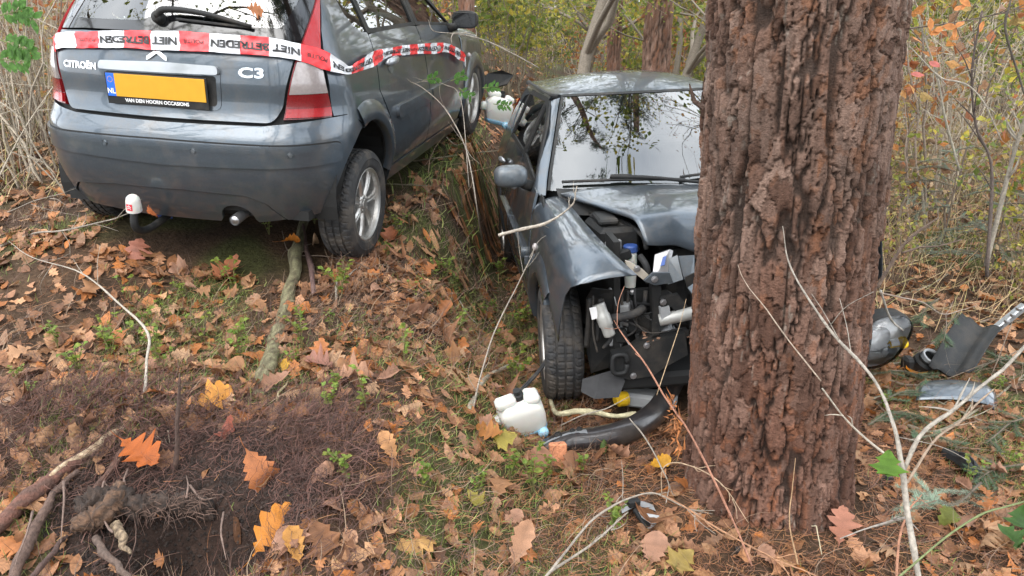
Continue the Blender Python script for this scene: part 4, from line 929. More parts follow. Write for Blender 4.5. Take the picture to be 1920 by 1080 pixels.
plate('front_panel',[(1272,480),(1302,478),(1302,556),(1290,540),(1280,515)],1.60,'paint_dull',.01,dx=[-.06,-.06,.02,.02,-.01])
plate('front_panel',[(1208,527),(1225,512),(1256,512),(1262,530),(1228,535)],1.63,'paint_dull',.02,bolt=[(1227,523)])
plate('panel_shadow_lip',[(1285,520),(1302,512),(1302,530),(1288,540)],1.62,'black_plastic',.01)
plate('radiator_support',[(1222,534),(1240,537),(1238,600),(1236,655),(1222,640),(1224,590)],1.60,'black_plastic',.05)
plate('support_bracket',[(1237,560),(1272,552),(1290,575),(1272,590),(1258,575),(1240,578)],1.62,'black_plastic',.03,bolt=[(1243,566)])
plate('support_bracket',[(1238,578),(1255,574),(1258,592),(1240,600)],1.63,'grey_plastic',.03)
tb('crash_beam',[RC(1236,600,1.60),RC(1275,592,1.62),RC(1305,585,1.62)],.030,'hose_white',12)
# wheel-arch liner, hoses, lower frame
lin=MB(); 
a=np.linspace(math.radians(150),math.radians(70),12); lin.grid([[(1.23+.40*math.cos(t),y,.31+.38*math.sin(t)) for y in (-.80,-.72,-.63,-.56,-.52)] for t in a]); lin.build('arch_liner',MATS['black_plastic'],CARR,smooth=True)
plate('liner_front',[(1098,600),(1098,560),(1110,540),(1150,545),(1160,600),(1158,640),(1140,690),(1108,700),(1100,660)],1.50,'black_plastic',.01,dx=[0,.0,.04,.05,.03,.0,-.04,-.05,-.02])
for (x_,y0,y1) in ((1105,560,650),(1125,560,640)):
    tb('liner_rib',[RC(x_,y0,1.585),RC(x_-2,(y0+y1)/2,1.58),RC(x_-6,y1,1.56)],.012,'black_plastic')
plate('radiator_duct',[(1160,545),(1222,540),(1224,640),(1210,690),(1165,690),(1155,620)],1.45,'black_core',.02)
tb('strut_rod',[RC(1146,540,1.5),RC(1150,590,1.5),RC(1158,640,1.48)],.012,'steel'); tb('filler_neck',[RC(1122,570,1.60),RC(1133,600,1.62),RC(1143,628,1.62)],[.030]*6+[.034]*6+[.028]*6,'hose_white',14)
plate('warning_tag',[(1105,578),(1118,575),(1122,596),(1110,600)],1.63,'white_print',.003); plate('warning_tag',[(1126,612),(1133,607),(1140,617),(1131,620)],1.63,'white_print',.003)
tb('dark_pipe',[RC(1148,596,1.6),RC(1165,594,1.62),RC(1190,588,1.62),RC(1205,578,1.58)],.020,'rubber'); 
for q in ([(1165,545,1.5),(1168,580,1.52),(1180,620,1.52)],[(1190,540,1.52),(1192,570,1.55),(1200,600,1.55)],[(1178,545,1.5),(1174,590,1.5),(1160,640,1.5)],[(1210,545,1.5),(1208,600,1.52),(1212,650,1.52)],[(1112,555,1.58),(1112,620,1.58),(1120,660,1.56)],[(1130,560,1.56),(1140,590,1.58),(1180,640,1.58)]):
    tb('wiring',[RC(*p) for p in q],random.choice([.005,.007,.010]),'rubber')
mb=MB(); c_=RC(1200,605,1.52); mb.box(c_,(.06,.13,.09),bev=.012); mb.box(c_+np.array((.02,-.10,-.05)),(.05,.06,.07),bev=.01); mb.box(c_+np.array((-.02,.12,.08)),(.08,.10,.12),R=rot('X',.2),bev=.02); mb.build('connector_block',MATS['black_plastic'],CARR)
# subframe arm with oval eye
eye=MB(); c_=RC(1162,683,1.66)
ov=[(math.copysign(abs(math.cos(t))**.6,math.cos(t))*.034,math.copysign(abs(math.sin(t))**.6,math.sin(t))*.048) for t in np.linspace(0,2*np.pi,25)]
eye.tube([c_+np.array((0,a,b)) for a,b in ov],.012,8); eye.build('tow_eye',MATS['black_plastic'],CARR,smooth=True)
plate('subframe_arm',[(1148,664),(1180,655),(1230,640),(1285,625),(1290,665),(1245,690),(1225,705),(1180,712),(1152,705)],1.64,'black_plastic',.05,bolt=[(1212,647),(1187,704)])
plate('subframe_box',[(1180,652),(1210,632),(1290,618),(1292,630),(1232,642)],1.60,'black_plastic',.04)
sk=[(1092,712),(1125,702),(1160,692),(1172,715),(1160,745),(1115,748),(1090,735)]
plate('felt_liner',sk,1.60,'grey_plastic' if 0 else 'interior',.008,dx=[0,.0,0,.02,.06,.06,.03])
lw=MB(); lw.box((1.35,.05,.20),(.5,1.1,.08),bev=.02); lw.build('subframe',MATS['black_core'],CARR)

rgw=np.random.default_rng(12)
for k in range(22):
    a_=RC(rgw.uniform(1105,1285),rgw.uniform(540,600),rgw.uniform(1.46,1.60)); b_=RC(rgw.uniform(1110,1285),rgw.uniform(600,665),rgw.uniform(1.46,1.62)); m_=(a_+b_)/2+rgw.normal(0,.04,3); tb('wiring',[a_,m_,b_],rgw.choice([.003,.004,.006,.009]),rgw.choice(['rubber','rubber','black_plastic','grey_plastic']),6)
for k in range(12):
    c_=RC(rgw.uniform(1150,1285),rgw.uniform(545,640),rgw.uniform(1.42,1.56)); MB().box(c_,rgw.uniform(.02,.08,3),R=rot('X',rgw.normal(0,.5))@rot('Z',rgw.normal(0,.6)),bev=.006).build('broken_bracket',MATS[rgw.choice(['black_plastic','black_plastic','grey_plastic','steel'])],CARR)
for k in range(60):
    c_=RC(rgw.uniform(1205,1290),rgw.uniform(632,660),1.60)+np.array((rgw.uniform(-.06,.03),0,.012)); mbx=MB() if k==0 else mbx; mbx.box(c_,(rgw.uniform(.01,.03),rgw.uniform(.008,.02),.003),R=rot('Z',rgw.uniform(0,6))@rot('X',rgw.normal(0,.4)),c=np.array((.30,.17,.11))*rgw.uniform(.6,1.3))
props(mbx.build('bark_debris',MATS['wood'],CARR,col=True),kind='stuff')
# ---------------------------------------------------------------- barrier tape across the tailgate
def chart_hit(M,chart,a0,a1,z0=.5,z1=1.35,n=260):
    a,z=np.meshgrid(np.linspace(a0,a1,n),np.linspace(z0,z1,n)); A=a.ravel(); Zz=z.ravel(); P=chart(A,Zz); X=P@M[:3,:3].T+M[:3,3]; X=X-np.array([0,0,CAMZ])
    fw=np.array([0,math.cos(PITCH),-math.sin(PITCH)]); up=np.array([0,math.sin(PITCH),math.cos(PITCH)]); dz=X@fw; u=960+FPX*X[:,0]/dz; v=540-FPX*(X@up)/dz
    def f(px,py,off):
        k=np.argmin(np.hypot(u-px,v-py)+dz*1.5); Pp,N=chart_pn(chart,A[k:k+1],Zz[k:k+1]); q=Pp[0]+N[0]*off; return M[:3,:3]@q+M[:3,3]
    return f
hr=chart_hit(LM,S_rear,-.95,.95); hs_=chart_hit(LM,lambda q,z:S_side(q,z,-1),-1.7,1.5)
keys=[('r',106,72,98,.012),('r',118,65,93,.02),('r',180,63,92,.025),('r',240,61,93,.03),('r',300,62,96,.033),('r',360,65,99,.034),('r',420,69,102,.032),('r',480,73,106,.03),('r',530,79,110,.025),('r',572,88,120,.02),
 ('s',602,97,131,.03),('s',625,116,139,.035),('s',643,128,141,.04),('s',660,117,137,.05),('s',685,102,128,.05),('s',715,95,111,.055),('s',745,90,107,.06),('s',775,87,104,.06),('s',800,84,103,.055),('s',820,83,99,.05),('s',835,87,102,.05),('s',850,93,112,.045),('s',862,103,118,.04),('s',866,118,128,.03)]
top=np.array([(hr if k=='r' else hs_)(px,a,o) for k,px,a,b,o in keys]); bot=np.array([(hr if k=='r' else hs_)(px,b,o*.9) for k,px,a,b,o in keys])
NT=260; top=spline(top,NT); bot=spline(bot,NT); mid=(top+bot)/2; al=np.concatenate([[0],np.cumsum(np.linalg.norm(np.diff(mid,axis=0),axis=1))]); tot=al[-1]
def tape_at(u,v):       # u metres along, v -.5 (bottom) .. .5 (top)
    u=np.clip(u,0,tot); f=np.interp(u,al,np.arange(NT)); i=np.clip(f.astype(int),0,NT-2); t=(f-i)[:,None]
    T=top[i]*(1-t)+top[i+1]*t; B=bot[i]*(1-t)+bot[i+1]*t; d=top[np.minimum(i+2,NT-1)]-top[i]; d/=np.linalg.norm(d,axis=1)[:,None]+1e-9; w=T-B; N=np.cross(d,w); N/=np.linalg.norm(N,axis=1)[:,None]+1e-9
    wr=(.0035*np.sin(u*31+v*5)+.0022*np.sin(u*83-v*9)+.003*np.sin(u*17+v*14)); P=B+(T-B)*(v[:,None]+.5)+N*wr[:,None]
    return P,N
band=.146; nu=320; uu=np.linspace(0,tot,nu); vv=np.linspace(-.5,.5,7); G=np.array([tape_at(np.full(7,u),vv)[0] for u in uu])
mb=MB(); 
F=[(i*7+j,i*7+j+1,(i+1)*7+j+1,(i+1)*7+j) for i in range(nu-1) for j in range(6)]
u0=.052
mi=[(0 if int(math.floor(((uu[i]+uu[i+1])/2-u0)/band+100))%2==0 else 1) for i in range(nu-1) for j in range(6)]
me=mesh('police_tape',G.reshape(-1,3),F,[MATS['tape_white'],MATS['tape_red']],True,None,mi)
tape=props(obj('barrier_tape',me),'red and white police barrier tape strung across the tailgate and door handles','barrier tape')
tapedir=np.cross(G[40,3]-G[30,3],G[30,6]-G[30,0]); camdir=np.array([0,0,CAMZ])-G[30,3]; ts=1 if tapedir@camdir>0 else -1
wid=.105
def tape_txt(uc,size,s,m,bold=.0,xs=1.0):
    if uc-.25<0 or uc+.25>tot: 
        if uc<.1 or uc>tot-.1: return
    text_on('lettering',s,size,lambda x,y:(lambda PN:(PN[0]+PN[1]*ts*.0032,PN[1]*ts))(tape_at(uc-x,-y/wid)),m,tape,.0004,xs=xs,bold=bold)
k=0
while True:
    base=u0+4*band*k+2*band*0     # cycle: white, red (small word), white, red under the long word
    c_small=base+1.5*band; c_long=base+band*3.5
    if base>tot: break
    if c_small<tot-.05: tape_txt(c_small,.030,'POLITIE',MATS['dark_print'],.0003)
    if c_long+.2<tot+.1: tape_txt(c_long,.056,'NIET BETREDEN',MATS['dark_print'],.0024,1.04)
    k+=1
# tape shut in the far door of the other car
P=[RC(962,392,.2),RC(975,410,.2)]; 
# ---------------------------------------------------------------- things on the ground: wreckage
def W(px,py,Y): return atY(px,py,Y)
def prism(mb,poly,th,**k):
    P=np.asarray(poly,float); n=len(P); nr=np.cross(P[1]-P[0],P[2]-P[0]); nr/=np.linalg.norm(nr); mb.add(np.concatenate([P,P-nr*th]),[list(range(n)),list(range(2*n-1,n-1,-1))]+[[i,(i+1)%n,n+(i+1)%n,n+i] for i in range(n)],**k)
def lp(*a): return gp(*a)
# broken lower bumper curving round to the tree
bp_=[gp(*q) for q in ((1015,851),(1060,848),(1120,846),(1185,832),(1235,800),(1268,752),(1296,716),(1310,700))]
bp_=spline(np.array(bp_),34); up_=np.array([0,0,1.]); bp_[:,2]+=.13*sstep(.55,1.0,np.linspace(0,1,34)); T=np.gradient(bp_,axis=0); T/=np.linalg.norm(T,axis=1)[:,None]; I=np.stack([-T[:,1],T[:,0],0*T[:,0]],1)   # inward (towards the car)
I*=np.sign(I[10,1]); hgt=np.interp(np.linspace(0,1,34),[0,.06,.2,.6,1],[.010,.040,.085,.115,.12])
prof=[(.10,.0),(.0,-.0),(-.02,.25),(-.022,.6),(-.005,.92),(.02,1.0),(.05,.97),(.055,.93)]
G=[[bp_[i]+I[i]*a*(1 if a<.06 else 1)+up_*(hgt[i]*b+.006) for a,b in prof] for i in range(34)]
mb=MB(); mb.grid(np.array(G)); fb=mb.build('front_bumper',MATS['paint_dull'],None,smooth=True); so=fb.modifiers.new('t','SOLIDIFY'); so.thickness=.004; props(fb,'dark torn-off front bumper curving over the leaves towards the trunk','bumper')
fb.data.materials[0]=mat('bumper_dark',(.03,.027,.028),.28,.2,coat=.5,dirt=.4,var=.1)
G2=[[bp_[i]+I[i]*a+up_*(hgt[i]+b) for a,b in ((-.004,.003),(.022,.011),(.05,.006),(.07,-.012))] for i in range(1,9)]
mb=MB(); mb.grid(np.array(G2)); fl=mb.build('fixing_flange',MATS['silver_trim'],fb,smooth=True)
for i,rr in ((4,.012),(6,.007),(7,.007)):
    M4=np.eye(4); M4[:3,:3]=rot('X',.5); M4[:3,3]=bp_[i]+I[i]*.032+up_*(hgt[i]+.014); MB().lathe([(0,0),(rr,0),(rr+.002,.003),(rr+.006,.001)],16,M4).build('fixing_hole',MATS['black_core'],fl)
# tray piece with mulch lying in the bumper: lamp back with yellow cap
c_=gp(1185,775)+np.array((0,.03,.07)); lb=MB(); lb.box(c_+np.array((.05,0,0)),(.19,.11,.075),R=rot('Z',-.3),bev=.015); lb.box(c_+np.array((.16,-.01,-.005)),(.12,.09,.055),R=rot('Z',-.4),bev=.012); lamp_b=lb.build('lamp_housing',MATS['grey_plastic'],None); props(lamp_b,'grey lamp housing with a yellow cap lying inside the torn bumper','lamp housing')
M4=np.eye(4); M4[:3,:3]=rot('Y',-math.pi/2)@rot('X',.3); M4[:3,3]=c_+np.array((-.045,-.02,.005)); yc=MB().lathe([(.036,-.02),(.038,.0),(.036,.03),(.030,.034),(.026,.034),(.025,.046),(0,.047)],14,M4); yc.build('yellow_cap',MATS['yellow_plastic'],lamp_b)
MB().box(c_+np.array((.055,-.057,.0)),(.045,.003,.03),R=rot('Z',-.3)).build('paper_label',MATS['white_print'],lamp_b)
# washer bottle
def bottle(name,o,R,s,label,hose=True):
    e=empty(name,o); Rm=np.asarray(R)
    secs=[(.0,.07,.045,.0),(.03,.085,.055,.0),(.08,.095,.060,-.005),(.13,.098,.062,-.01),(.155,.085,.058,-.015),(.175,.055,.045,-.02),(.18,.05,.04,-.02)]; G=[]
    for z,a,b,dx in secs:
        G.append([(dx+a*math.copysign(abs(math.cos(t))**.45,math.cos(t)),b*math.copysign(abs(math.sin(t))**.45,math.sin(t)),z) for t in np.linspace(0,2*np.pi,33)])
    G=np.array(G)*s; mb=MB(); mb.grid(G@Rm.T); mb.add((G[-1]@Rm.T),[list(range(33))[:-1]]); mb.box(Rm@(np.array((-.06,0,.19))*s),np.array((.09,.055,.05))*s,R=Rm,bev=.012*s); mb.box(Rm@(np.array((.05,.0,.175))*s),np.array((.07,.08,.05))*s,R=Rm@rot('Y',.35),bev=.015*s); b=mb.build('tank',MATS['white_plastic'],e,smooth=True)
    M4=np.eye(4); M4[:3,:3]=Rm@rot('Y',-math.pi/2); M4[:3,3]=Rm@(np.array((-.085,0,.10))*s); MB().lathe(np.array([(.0,.05),(.025,.05),(.03,.04),(.033,.0)])*s,18,M4).build('filler',MATS['white_plastic'],e,smooth=True)
    G2=[[(dx*0+(a+.003)*math.copysign(abs(math.cos(t))**.45,math.cos(t)),(b+.003)*math.copysign(abs(math.sin(t))**.45,math.sin(t)),z) for t in np.linspace(0,2*np.pi,33)] for z,a,b,dx in ((-.004,.05,.03,0),(.0,.072,.046,0),(.022,.083,.054,0),(.026,.082,.053,0))]; G2=np.array(G2)*s; MB().grid(G2@Rm.T).build('fluid',MATS['fluid_blue'],e,smooth=True)
    M4=np.eye(4); M4[:3,:3]=Rm@rot('X',math.pi/2); M4[:3,3]=Rm@(np.array((.055,-.03,.005))*s); MB().lathe(np.array([(.022,-.02),(.024,.03),(.018,.04),(0,.04)])*s,16,M4).build('pump_cap',MATS['fluid_blue'],e,smooth=True)
    M4=np.eye(4); M4[:3,:3]=Rm; M4[:3,3]=Rm@(np.array((.0,.01,.19))*s); MB().lathe(np.array([(.024,-.02),(.024,.012),(.016,.016),(.016,.035),(0,.036)])*s,16,M4).build('pump',MATS['black_plastic'],e)
    props(e,label,'washer bottle'); return e
o=gp(990,815)+np.array((0,.03,.0)); Rb=rot('Z',.2)@rot('Y',-.28)@rot('X',.25)
wb=bottle('washer_bottle',o+np.array((.0,0,.015)),Rb,1.06,'white plastic washer bottle with a blue base, lying beside the torn bumper')
p0=o+Rb@np.array((.0,.01,.235*1.0)); 
for dx in (0,.012): MB().tube(spline([p0+np.array((dx,0,.0)),W(1020+dx*300,680,3.60),W(1040+dx*400,620,3.62),W(1062,585,3.66),W(1075,560,3.75)],20),.006,6).build('hose',MATS['rubber'],wb,loc=tuple(-np.array(wb.location)),smooth=True)
# broken trim shard in the foreground
c_=gp(1195,975)+np.array((0,0,.03)); mb=MB(); mb.grid(np.array([[c_+np.array((-.06+.13*u,.02*math.sin(u*3)+.06*v,.016*math.sin(u*2.6)-.012*v)) for v in np.linspace(0,1,5)] for u in np.linspace(0,1,9)])); 
prism(mb,[c_+np.array(q) for q in ((.0,-.02,.02),(.075,-.035,.015),(.085,-.06,-.01),(.075,-.065,-.02),(.09,-.085,-.03),(.03,-.075,-.025))],.003)
sh=mb.build('trim_shard',MATS['grey_plastic']); props(sh,'broken grey plastic trim shard on twigs in front of the trunk','trim shard'); mb=MB(); mb.box(c_+np.array((.012,-.03,.0)),(.03,.09,.02),R=rot('Z',.5)@rot('X',.4),bev=.004); mb.box(c_+np.array((-.015,.02,.035)),(.05,.03,.03),R=rot('Z',.3),bev=.005); mb.build('clip',MATS['black_plastic'],sh)
# headlamp right of the trunk
hc=W(1650,642,3.92); hl_=empty('headlamp',hc+np.array((0,0,-.19))); props(hl_,'clear glass headlamp torn from the car, right beside the trunk','headlamp'); Rh=rot('Z',.15)@rot('X',.12)
def hshape(f,n=40):
    out=[]
    for t in np.linspace(0,2*np.pi,n,endpoint=False):
        x=math.copysign(abs(math.cos(t))**.8,math.cos(t))*.15; z=math.copysign(abs(math.sin(t))**.8,math.sin(t))*.155
        x+=.05*(z/.155); out.append((x*f,0,z*f))
    return np.array(out)
S0=hshape(1); zero=np.array((0,0,.19))
def sec(f,y,dx=0): return (hshape(f)+np.array((dx,y,0)))@Rh.T+zero
mb=MB(); G=np.array([sec(1.0,.0),sec(1.02,.03),sec(.98,.10),sec(.7,.16)]); G=np.concatenate([G,G[:,:1]],1); mb.grid(G); mb.add(G[-1][:-1],[list(range(40))]); mb.build('housing',MATS['black_plastic'],hl_,smooth=True)
mb=MB(); G=np.array([sec(.96,-.002),sec(.90,.045),sec(.5,.07),sec(.02,.075)]); G=np.concatenate([G,G[:,:1]],1); mb.grid(G); mb.build('reflector_bowl',MATS['lamp_silver'],hl_,smooth=True)
mb=MB(); G=np.array([sec(1.0,.0),sec(.97,-.022),sec(.8,-.045),sec(.5,-.058),sec(.2,-.063),sec(.01,-.064)]); G=np.concatenate([G,G[:,:1]],1); mb.grid(G); mb.build('lens',MATS['clear_lens'],hl_,smooth=True)
for cx,cz,r_ in ((-.03,.03,.075),(.06,-.06,.045)):
    M4=np.eye(4); M4[:3,:3]=Rh@rot('X',math.pi/2); M4[:3,3]=Rh@np.array((cx,.0,cz))+zero; lb=MB(); V,F=lathe([(r_,.0),(r_*.98,.012),(r_*.9,.0),(r_*.62,-.035),(r_*.3,-.05),(r_*.28,-.02),(0,-.02)],32); lb.add(V@M4[:3,:3].T+M4[:3,3],F); lb.build('lamp_bowl',MATS['lamp_silver'],hl_,smooth=False)
mb=MB()
for k in range(9):
    z=-.115+.008*k; mb.box(Rh@np.array((-.02+.06*(z/.155),-.004,z-.01))+zero,(.20,.012,.004),R=Rh)
mb.build('lower_louvres',MATS['lamp_silver'],hl_)
M4=np.eye(4); M4[:3,:3]=rot('Y',math.pi/2-.2); M4[:3,3]=W(1688,643,3.93)-np.array(hl_.location); MB().lathe([(.020,-.06),(.020,.0),(.030,.0),(.034,.012),(.030,.03),(.014,.034),(0,.035)],18,M4).build('bulb_holder',MATS['yellow_plastic'],hl_); M4[:3,3]-=np.array((.035,0,0)); MB().lathe([(.022,-.02),(.022,.022)],16,M4).build('bulb_sleeve',MATS['white_print'],hl_)
# motor housing
c_=gp(1727,700)+np.array((0,0,.055)); mo=MB(); M4=np.eye(4); M4[:3,:3]=rot('X',.5)@rot('Y',.2); M4[:3,3]=c_; mo.lathe([(0,-.05),(.058,-.05),(.062,-.03),(.062,.03),(.05,.045),(.05,.06),(.046,.06),(.044,.03),(0,.03)],24,M4); mo.box(c_+np.array((-.07,.02,-.01)),(.06,.08,.09),bev=.015); mm_=mo.build('fan_motor',MATS['black_plastic']); props(mm_,'black and grey motor unit lying between headlamp and dark splash panel','motor')
V,F=lathe([(.048,-.005),(.052,.02),(.052,.058),(.045,.062),(.04,.05)],24); ml=MB(); ml.add(V@M4[:3,:3].T+M4[:3,3]+np.array((.02,0,.012)),F); ml.build('motor_ring',MATS['grey_plastic'],mm_)
# splash panel leaning on branches
cor=[(1742,692,3.95),(1762,640,4.15),(1798,597,4.35),(1822,590,4.4),(1872,612,4.4),(1880,620,4.3),(1850,668,4.1),(1815,700,3.92)]
Pq=[W(*q) for q in cor]; A_,B_,C_,D_=W(1740,694,3.95),W(1802,596,4.38),W(1878,618,4.36),W(1822,702,3.9)
G=[]
for u in np.linspace(0,1,14):
    row=[]
    for v in np.linspace(0,1,12):
        p=(A_*(1-u)+B_*u)*(1-v)+(D_*(1-u)+C_*u)*v; row.append(p+np.array((0,-.012*abs(math.sin(v*9))-.0,.018*math.sin(v*math.pi*3)+.02*math.sin(u*3)+(.03 if v<.06 or v>.95 else 0))))
    G.append(row)
mb=MB(); mb.grid(np.array(G)); spl=mb.build('splash_panel',MATS['black_plastic'],smooth=True); so=spl.modifiers.new('t','SOLIDIFY'); so.thickness=.006; props(spl,'large dark plastic splash panel tilted among branches on the far right','splash panel')
a_,b_=W(1872,618,4.36),W(1916,572,4.4); mb=MB(); d=(b_-a_); mb.box((a_+b_)/2,(np.linalg.norm(d)*1.05,.05,.035),R=rot('Y',-math.atan2(d[2],d[0])),bev=.006); br=mb.build('metal_bracket',MATS['silver_trim'],spl)
for t in (.25,.5,.75): MB().box(a_+d*t+np.array((0,-.02,.02)),(.022,.03,.02),bev=.003).build('clip',MATS['steel'],br)
# painted skin of a wing, lying face up
G=[]; a_,b_,c2,d_=gp(1715,760),gp(1730,726),gp(1862,735),gp(1868,772)
for u in np.linspace(0,1,22):
    G.append([(a_*(1-v)+b_*v)*(1-u)+(d_*(1-v)+c2*v)*u+np.array((0,0,.012+.05*math.sin(v*2.4+.3)+.02*math.sin(u*3.1)-(.03*(u-.86)/.14 if u>.86 else 0))) for v in np.linspace(0,1,9)])
mb=MB(); mb.grid(np.array(G)); sk_=mb.build('body_panel',MATS['paint'],smooth=True); so=sk_.modifiers.new('t','SOLIDIFY'); so.thickness=.004; props(sk_,'curved blue-grey painted panel lying under fir twigs right of the trunk','body panel')
# black bracket and crumbs
a_,b_=gp(1765,855),gp(1835,905); d=b_-a_; mb=MB(); G=[]
for u in np.linspace(0,1,14):
    p=a_+d*u+np.array((0,0,.02+.02*math.sin(u*3))); w=.025+.022*u; hh=.018+.018*math.sin(min(1,max(0,(u-.35)/.6))*math.pi)
    G.append([p+np.array((w*.8,w,.0)),p+np.array((w*.5,w*.6,hh)),p+np.array((w*.25,w*.3,hh+.004)),p+np.array((0,0,.008 if .45<u<.8 else hh*.9)),p+np.array((-w*.25,-w*.3,hh+.004)),p+np.array((-w*.5,-w*.6,hh)),p+np.array((-w*.8,-w,0))])
mb.grid(np.array(G)); bk=mb.build('plastic_bracket',MATS['black_plastic']); props(bk,'black moulded plastic bracket on fir twigs near the right edge','bracket')
for (px,py,s_,lab) in ((1662,905,.035,'small black plastic cube on needles right of the trunk foot'),(1383,1035,.018,'tiny black plastic crumb on needles below the trunk'),(1806,1008,.022,'small dark plastic chip under the bramble leaves')):
    p=gp(px,py); mb=MB(); mb.box(p+np.array((0,0,s_*.5)),(s_,s_*1.3,s_),R=rot('Z',px*.3)@rot('X',.4),bev=s_*.15); mb.box(p+np.array((s_*.5,0,s_*.3)),(s_*.6,s_*.5,s_*.4),R=rot('Z',px*.2),bev=s_*.1); props(mb.build('plastic_fragment',MATS['black_plastic']),lab,'fragment')
c_=gp(1046,868)+np.array((0,0,.045)); mb=MB(); V,F=[],[]; mb.box(c_,(.075,.045,.10),R=rot('Z',.15)@rot('X',-.25),bev=.006,c=(.50,.20,.10)); props(mb.build('wood_chip',MATS['wood'],col=True),'orange split wood chip standing below the torn bumper','wood chip')
# by the far car: second washer tank and dark panel
Pq=[W(903,150,7.3),W(915,140,7.35),W(940,134,7.4),W(962,143,7.5),W(950,160,7.4),W(925,166,7.35),W(906,164,7.3)]
mb=MB(); prism(mb,Pq,.02); props(mb.build('torn_panel',MATS['black_plastic']),'dark torn panel lying beyond the front wheel of the taped car','panel')
bottle('washer_bottle',W(930,232,7.0),rot('Z',.3)@rot('Y',.25),1.25,'white washer bottle on the ground ahead of the taped car')
# crumpled dark blue wrapper under the taped car
c_=gp(308,412); mb=MB(); V,F=lathe([(0,-.02),(.035,-.015),(.045,.01),(.03,.035),(0,.04)],9); V=V*(1+.35*np.random.default_rng(3).normal(0,1,(len(V),1))*.4); mb.add(V+c_+np.array((0,0,.03)),F); props(mb.build('wrapper',MATS['blue_cap']),'crumpled dark blue wrapper under the tow ball','wrapper')
# ---------------------------------------------------------------- torn roots and soil
def stick(name,pts,r,c,label=None,cat='branch',group=None,n=8,k=None,parent=None,wob=.004,seed=1,c2=None,matn='wood',mb=None,rough=.45):
    rg=np.random.default_rng(seed); P=spline(np.array(pts),k or max(10,6*len(pts))); m_=max(3,len(P)//4); P=P+np.stack([np.interp(np.linspace(0,1,len(P)),np.linspace(0,1,m_),rg.normal(0,wob*1.6,m_)) for _ in range(3)],1)*np.linspace(.3,1,len(P))[:,None]
    rr=np.interp(np.linspace(0,1,len(P)),np.linspace(0,1,len(np.atleast_1d(r))),np.atleast_1d(r))*(1+np.interp(np.linspace(0,1,len(P)),np.linspace(0,1,max(3,len(P)//4)),rg.normal(0,.10,max(3,len(P)//4)))); V,F=tube(P,rr,n)
    V=V.reshape(len(P),n,3); V=V+(V-P[:,None])*(((vnoise(V[...,0]*70,V[...,1]*70,V[...,2]*70)+vnoise(V[...,0]*160+9,V[...,1]*160,V[...,2]*160))*.5-.5)*rough*1.3)[...,None]; t=rg.random((len(P),n,1)); c=np.array(c); c2=np.array(c2) if c2 is not None else c*.6; col=c*t+c2*(1-t)
    own=mb is None; mb=mb or MB(); mb.add(V.reshape(-1,3),F,c=col.reshape(-1,3))
    if not own: return mb
    o=mb.build(name,MATS[matn],parent,smooth=True,col=True)
    if label: props(o,label,cat,group)
    return o
def g_(px,py,dz=0.0,fy=0.0):
    p=gp(px,py)+np.array((0,fy,0)); p[2]=float(ground(p[0],p[1]))+dz; return p
ROOT=(.115,.062,.042); PALE=(.46,.36,.25); GREYW=(.30,.255,.20); DARK=(.045,.030,.024)
ru=empty('uprooted_stump',g_(250,930)); props(ru,'torn-up stump with splayed roots and black soil in the lower left corner','stump')
def rt(name,pts,r,c,seed,c2=None,n=10,**k):
    o=stick(name,pts,r,c,n=n,seed=seed,parent=None,c2=c2,**k); o.parent=ru; o.matrix_parent_inverse=Matrix.Translation(-Vector(ru.location)); return o
def gh(px,py,h):
    d=ray(px,py); t=np.linspace(1,12,4000); P=np.array([0,0,CAMZ])+d*t[:,None]; base=-.074-.019*P[:,0]+.145*P[:,1]; return P[np.argmax(P[:,2]<base+h)]
b0,b1,b2,b3,b4=gh(-40,1015,.05),gh(60,930,.05),gh(150,858,.06),gh(235,805,.06),gh(312,768,.03)
rt('root',[b0,b1,b2,b3,b4],[.026,.026,.024,.023,.014],(.15,.062,.042),1,(.07,.038,.028),12,k=60,wob=.004)
rt('stripped_wood',[b+np.array((.004,-.008,.014)) for b in (b1,b2,b3,b4)],[.005,.015,.014,.004],(.44,.34,.23),2,(.26,.17,.10),7,k=50,wob=.005)
rt('root',[gh(20,1100,.04),gh(62,1000,.04),gh(105,930,.05),gh(138,885,.05)],[.017,.017,.015,.010],(.13,.08,.06),3,(.06,.036,.028),10,k=40)
rt('root',[gh(168,930,.03),gh(215,870,.05),gh(260,818,.05),gh(300,790,.03)],[.011,.013,.012,.008],(.12,.06,.042),4,(.05,.03,.022),10,k=40)
rt('stripped_wood',[gh(222,862,.062),gh(255,824,.062),gh(300,785,.04)],[.003,.007,.003],(.42,.33,.22),5,(.26,.17,.10),6,k=30)
rt('stump_body',[gh(150,965,.05),gh(195,940,.07),gh(245,948,.075),gh(300,945,.06),gh(350,948,.04),gh(400,962,-.02)],[.040,.050,.036,.032,.028,.026],(.045,.026,.017),6,(.014,.009,.007),22,k=90,wob=.005,rough=1.1)
rt('stump_knob',[gh(140,985,.04),gh(165,975,.07),gh(195,962,.09),gh(220,935,.10),gh(228,912,.08)],[.016,.030,.036,.030,.012],(.125,.066,.036),7,(.03,.018,.012),20,k=70,wob=.006,rough=1.2)
rt('broken_root',[gh(218,985,.07),gh(232,1012,.055),gh(246,1045,.03)],[.020,.015,.004],(.30,.22,.14),8,(.06,.04,.027),10,k=30,wob=.005)
rt('root',[gh(180,1010,.05),gh(205,1045,.05),gh(240,1090,.04)],[.013,.011,.009],(.12,.08,.062),9,k=30)
rt('root',[gh(60,1085,.04),gh(95,1040,.04),gh(125,1000,.03)],[.009,.010,.008],(.08,.045,.036),10,k=24)
sb=gh(326,895,.0); rt('dead_shoot',[sb,atY(330,850,sb[1]),atY(334,780,sb[1]+.01),atY(338,700,sb[1]+.02)],[.010,.009,.008,.003],(.085,.05,.038),11,wob=.002)
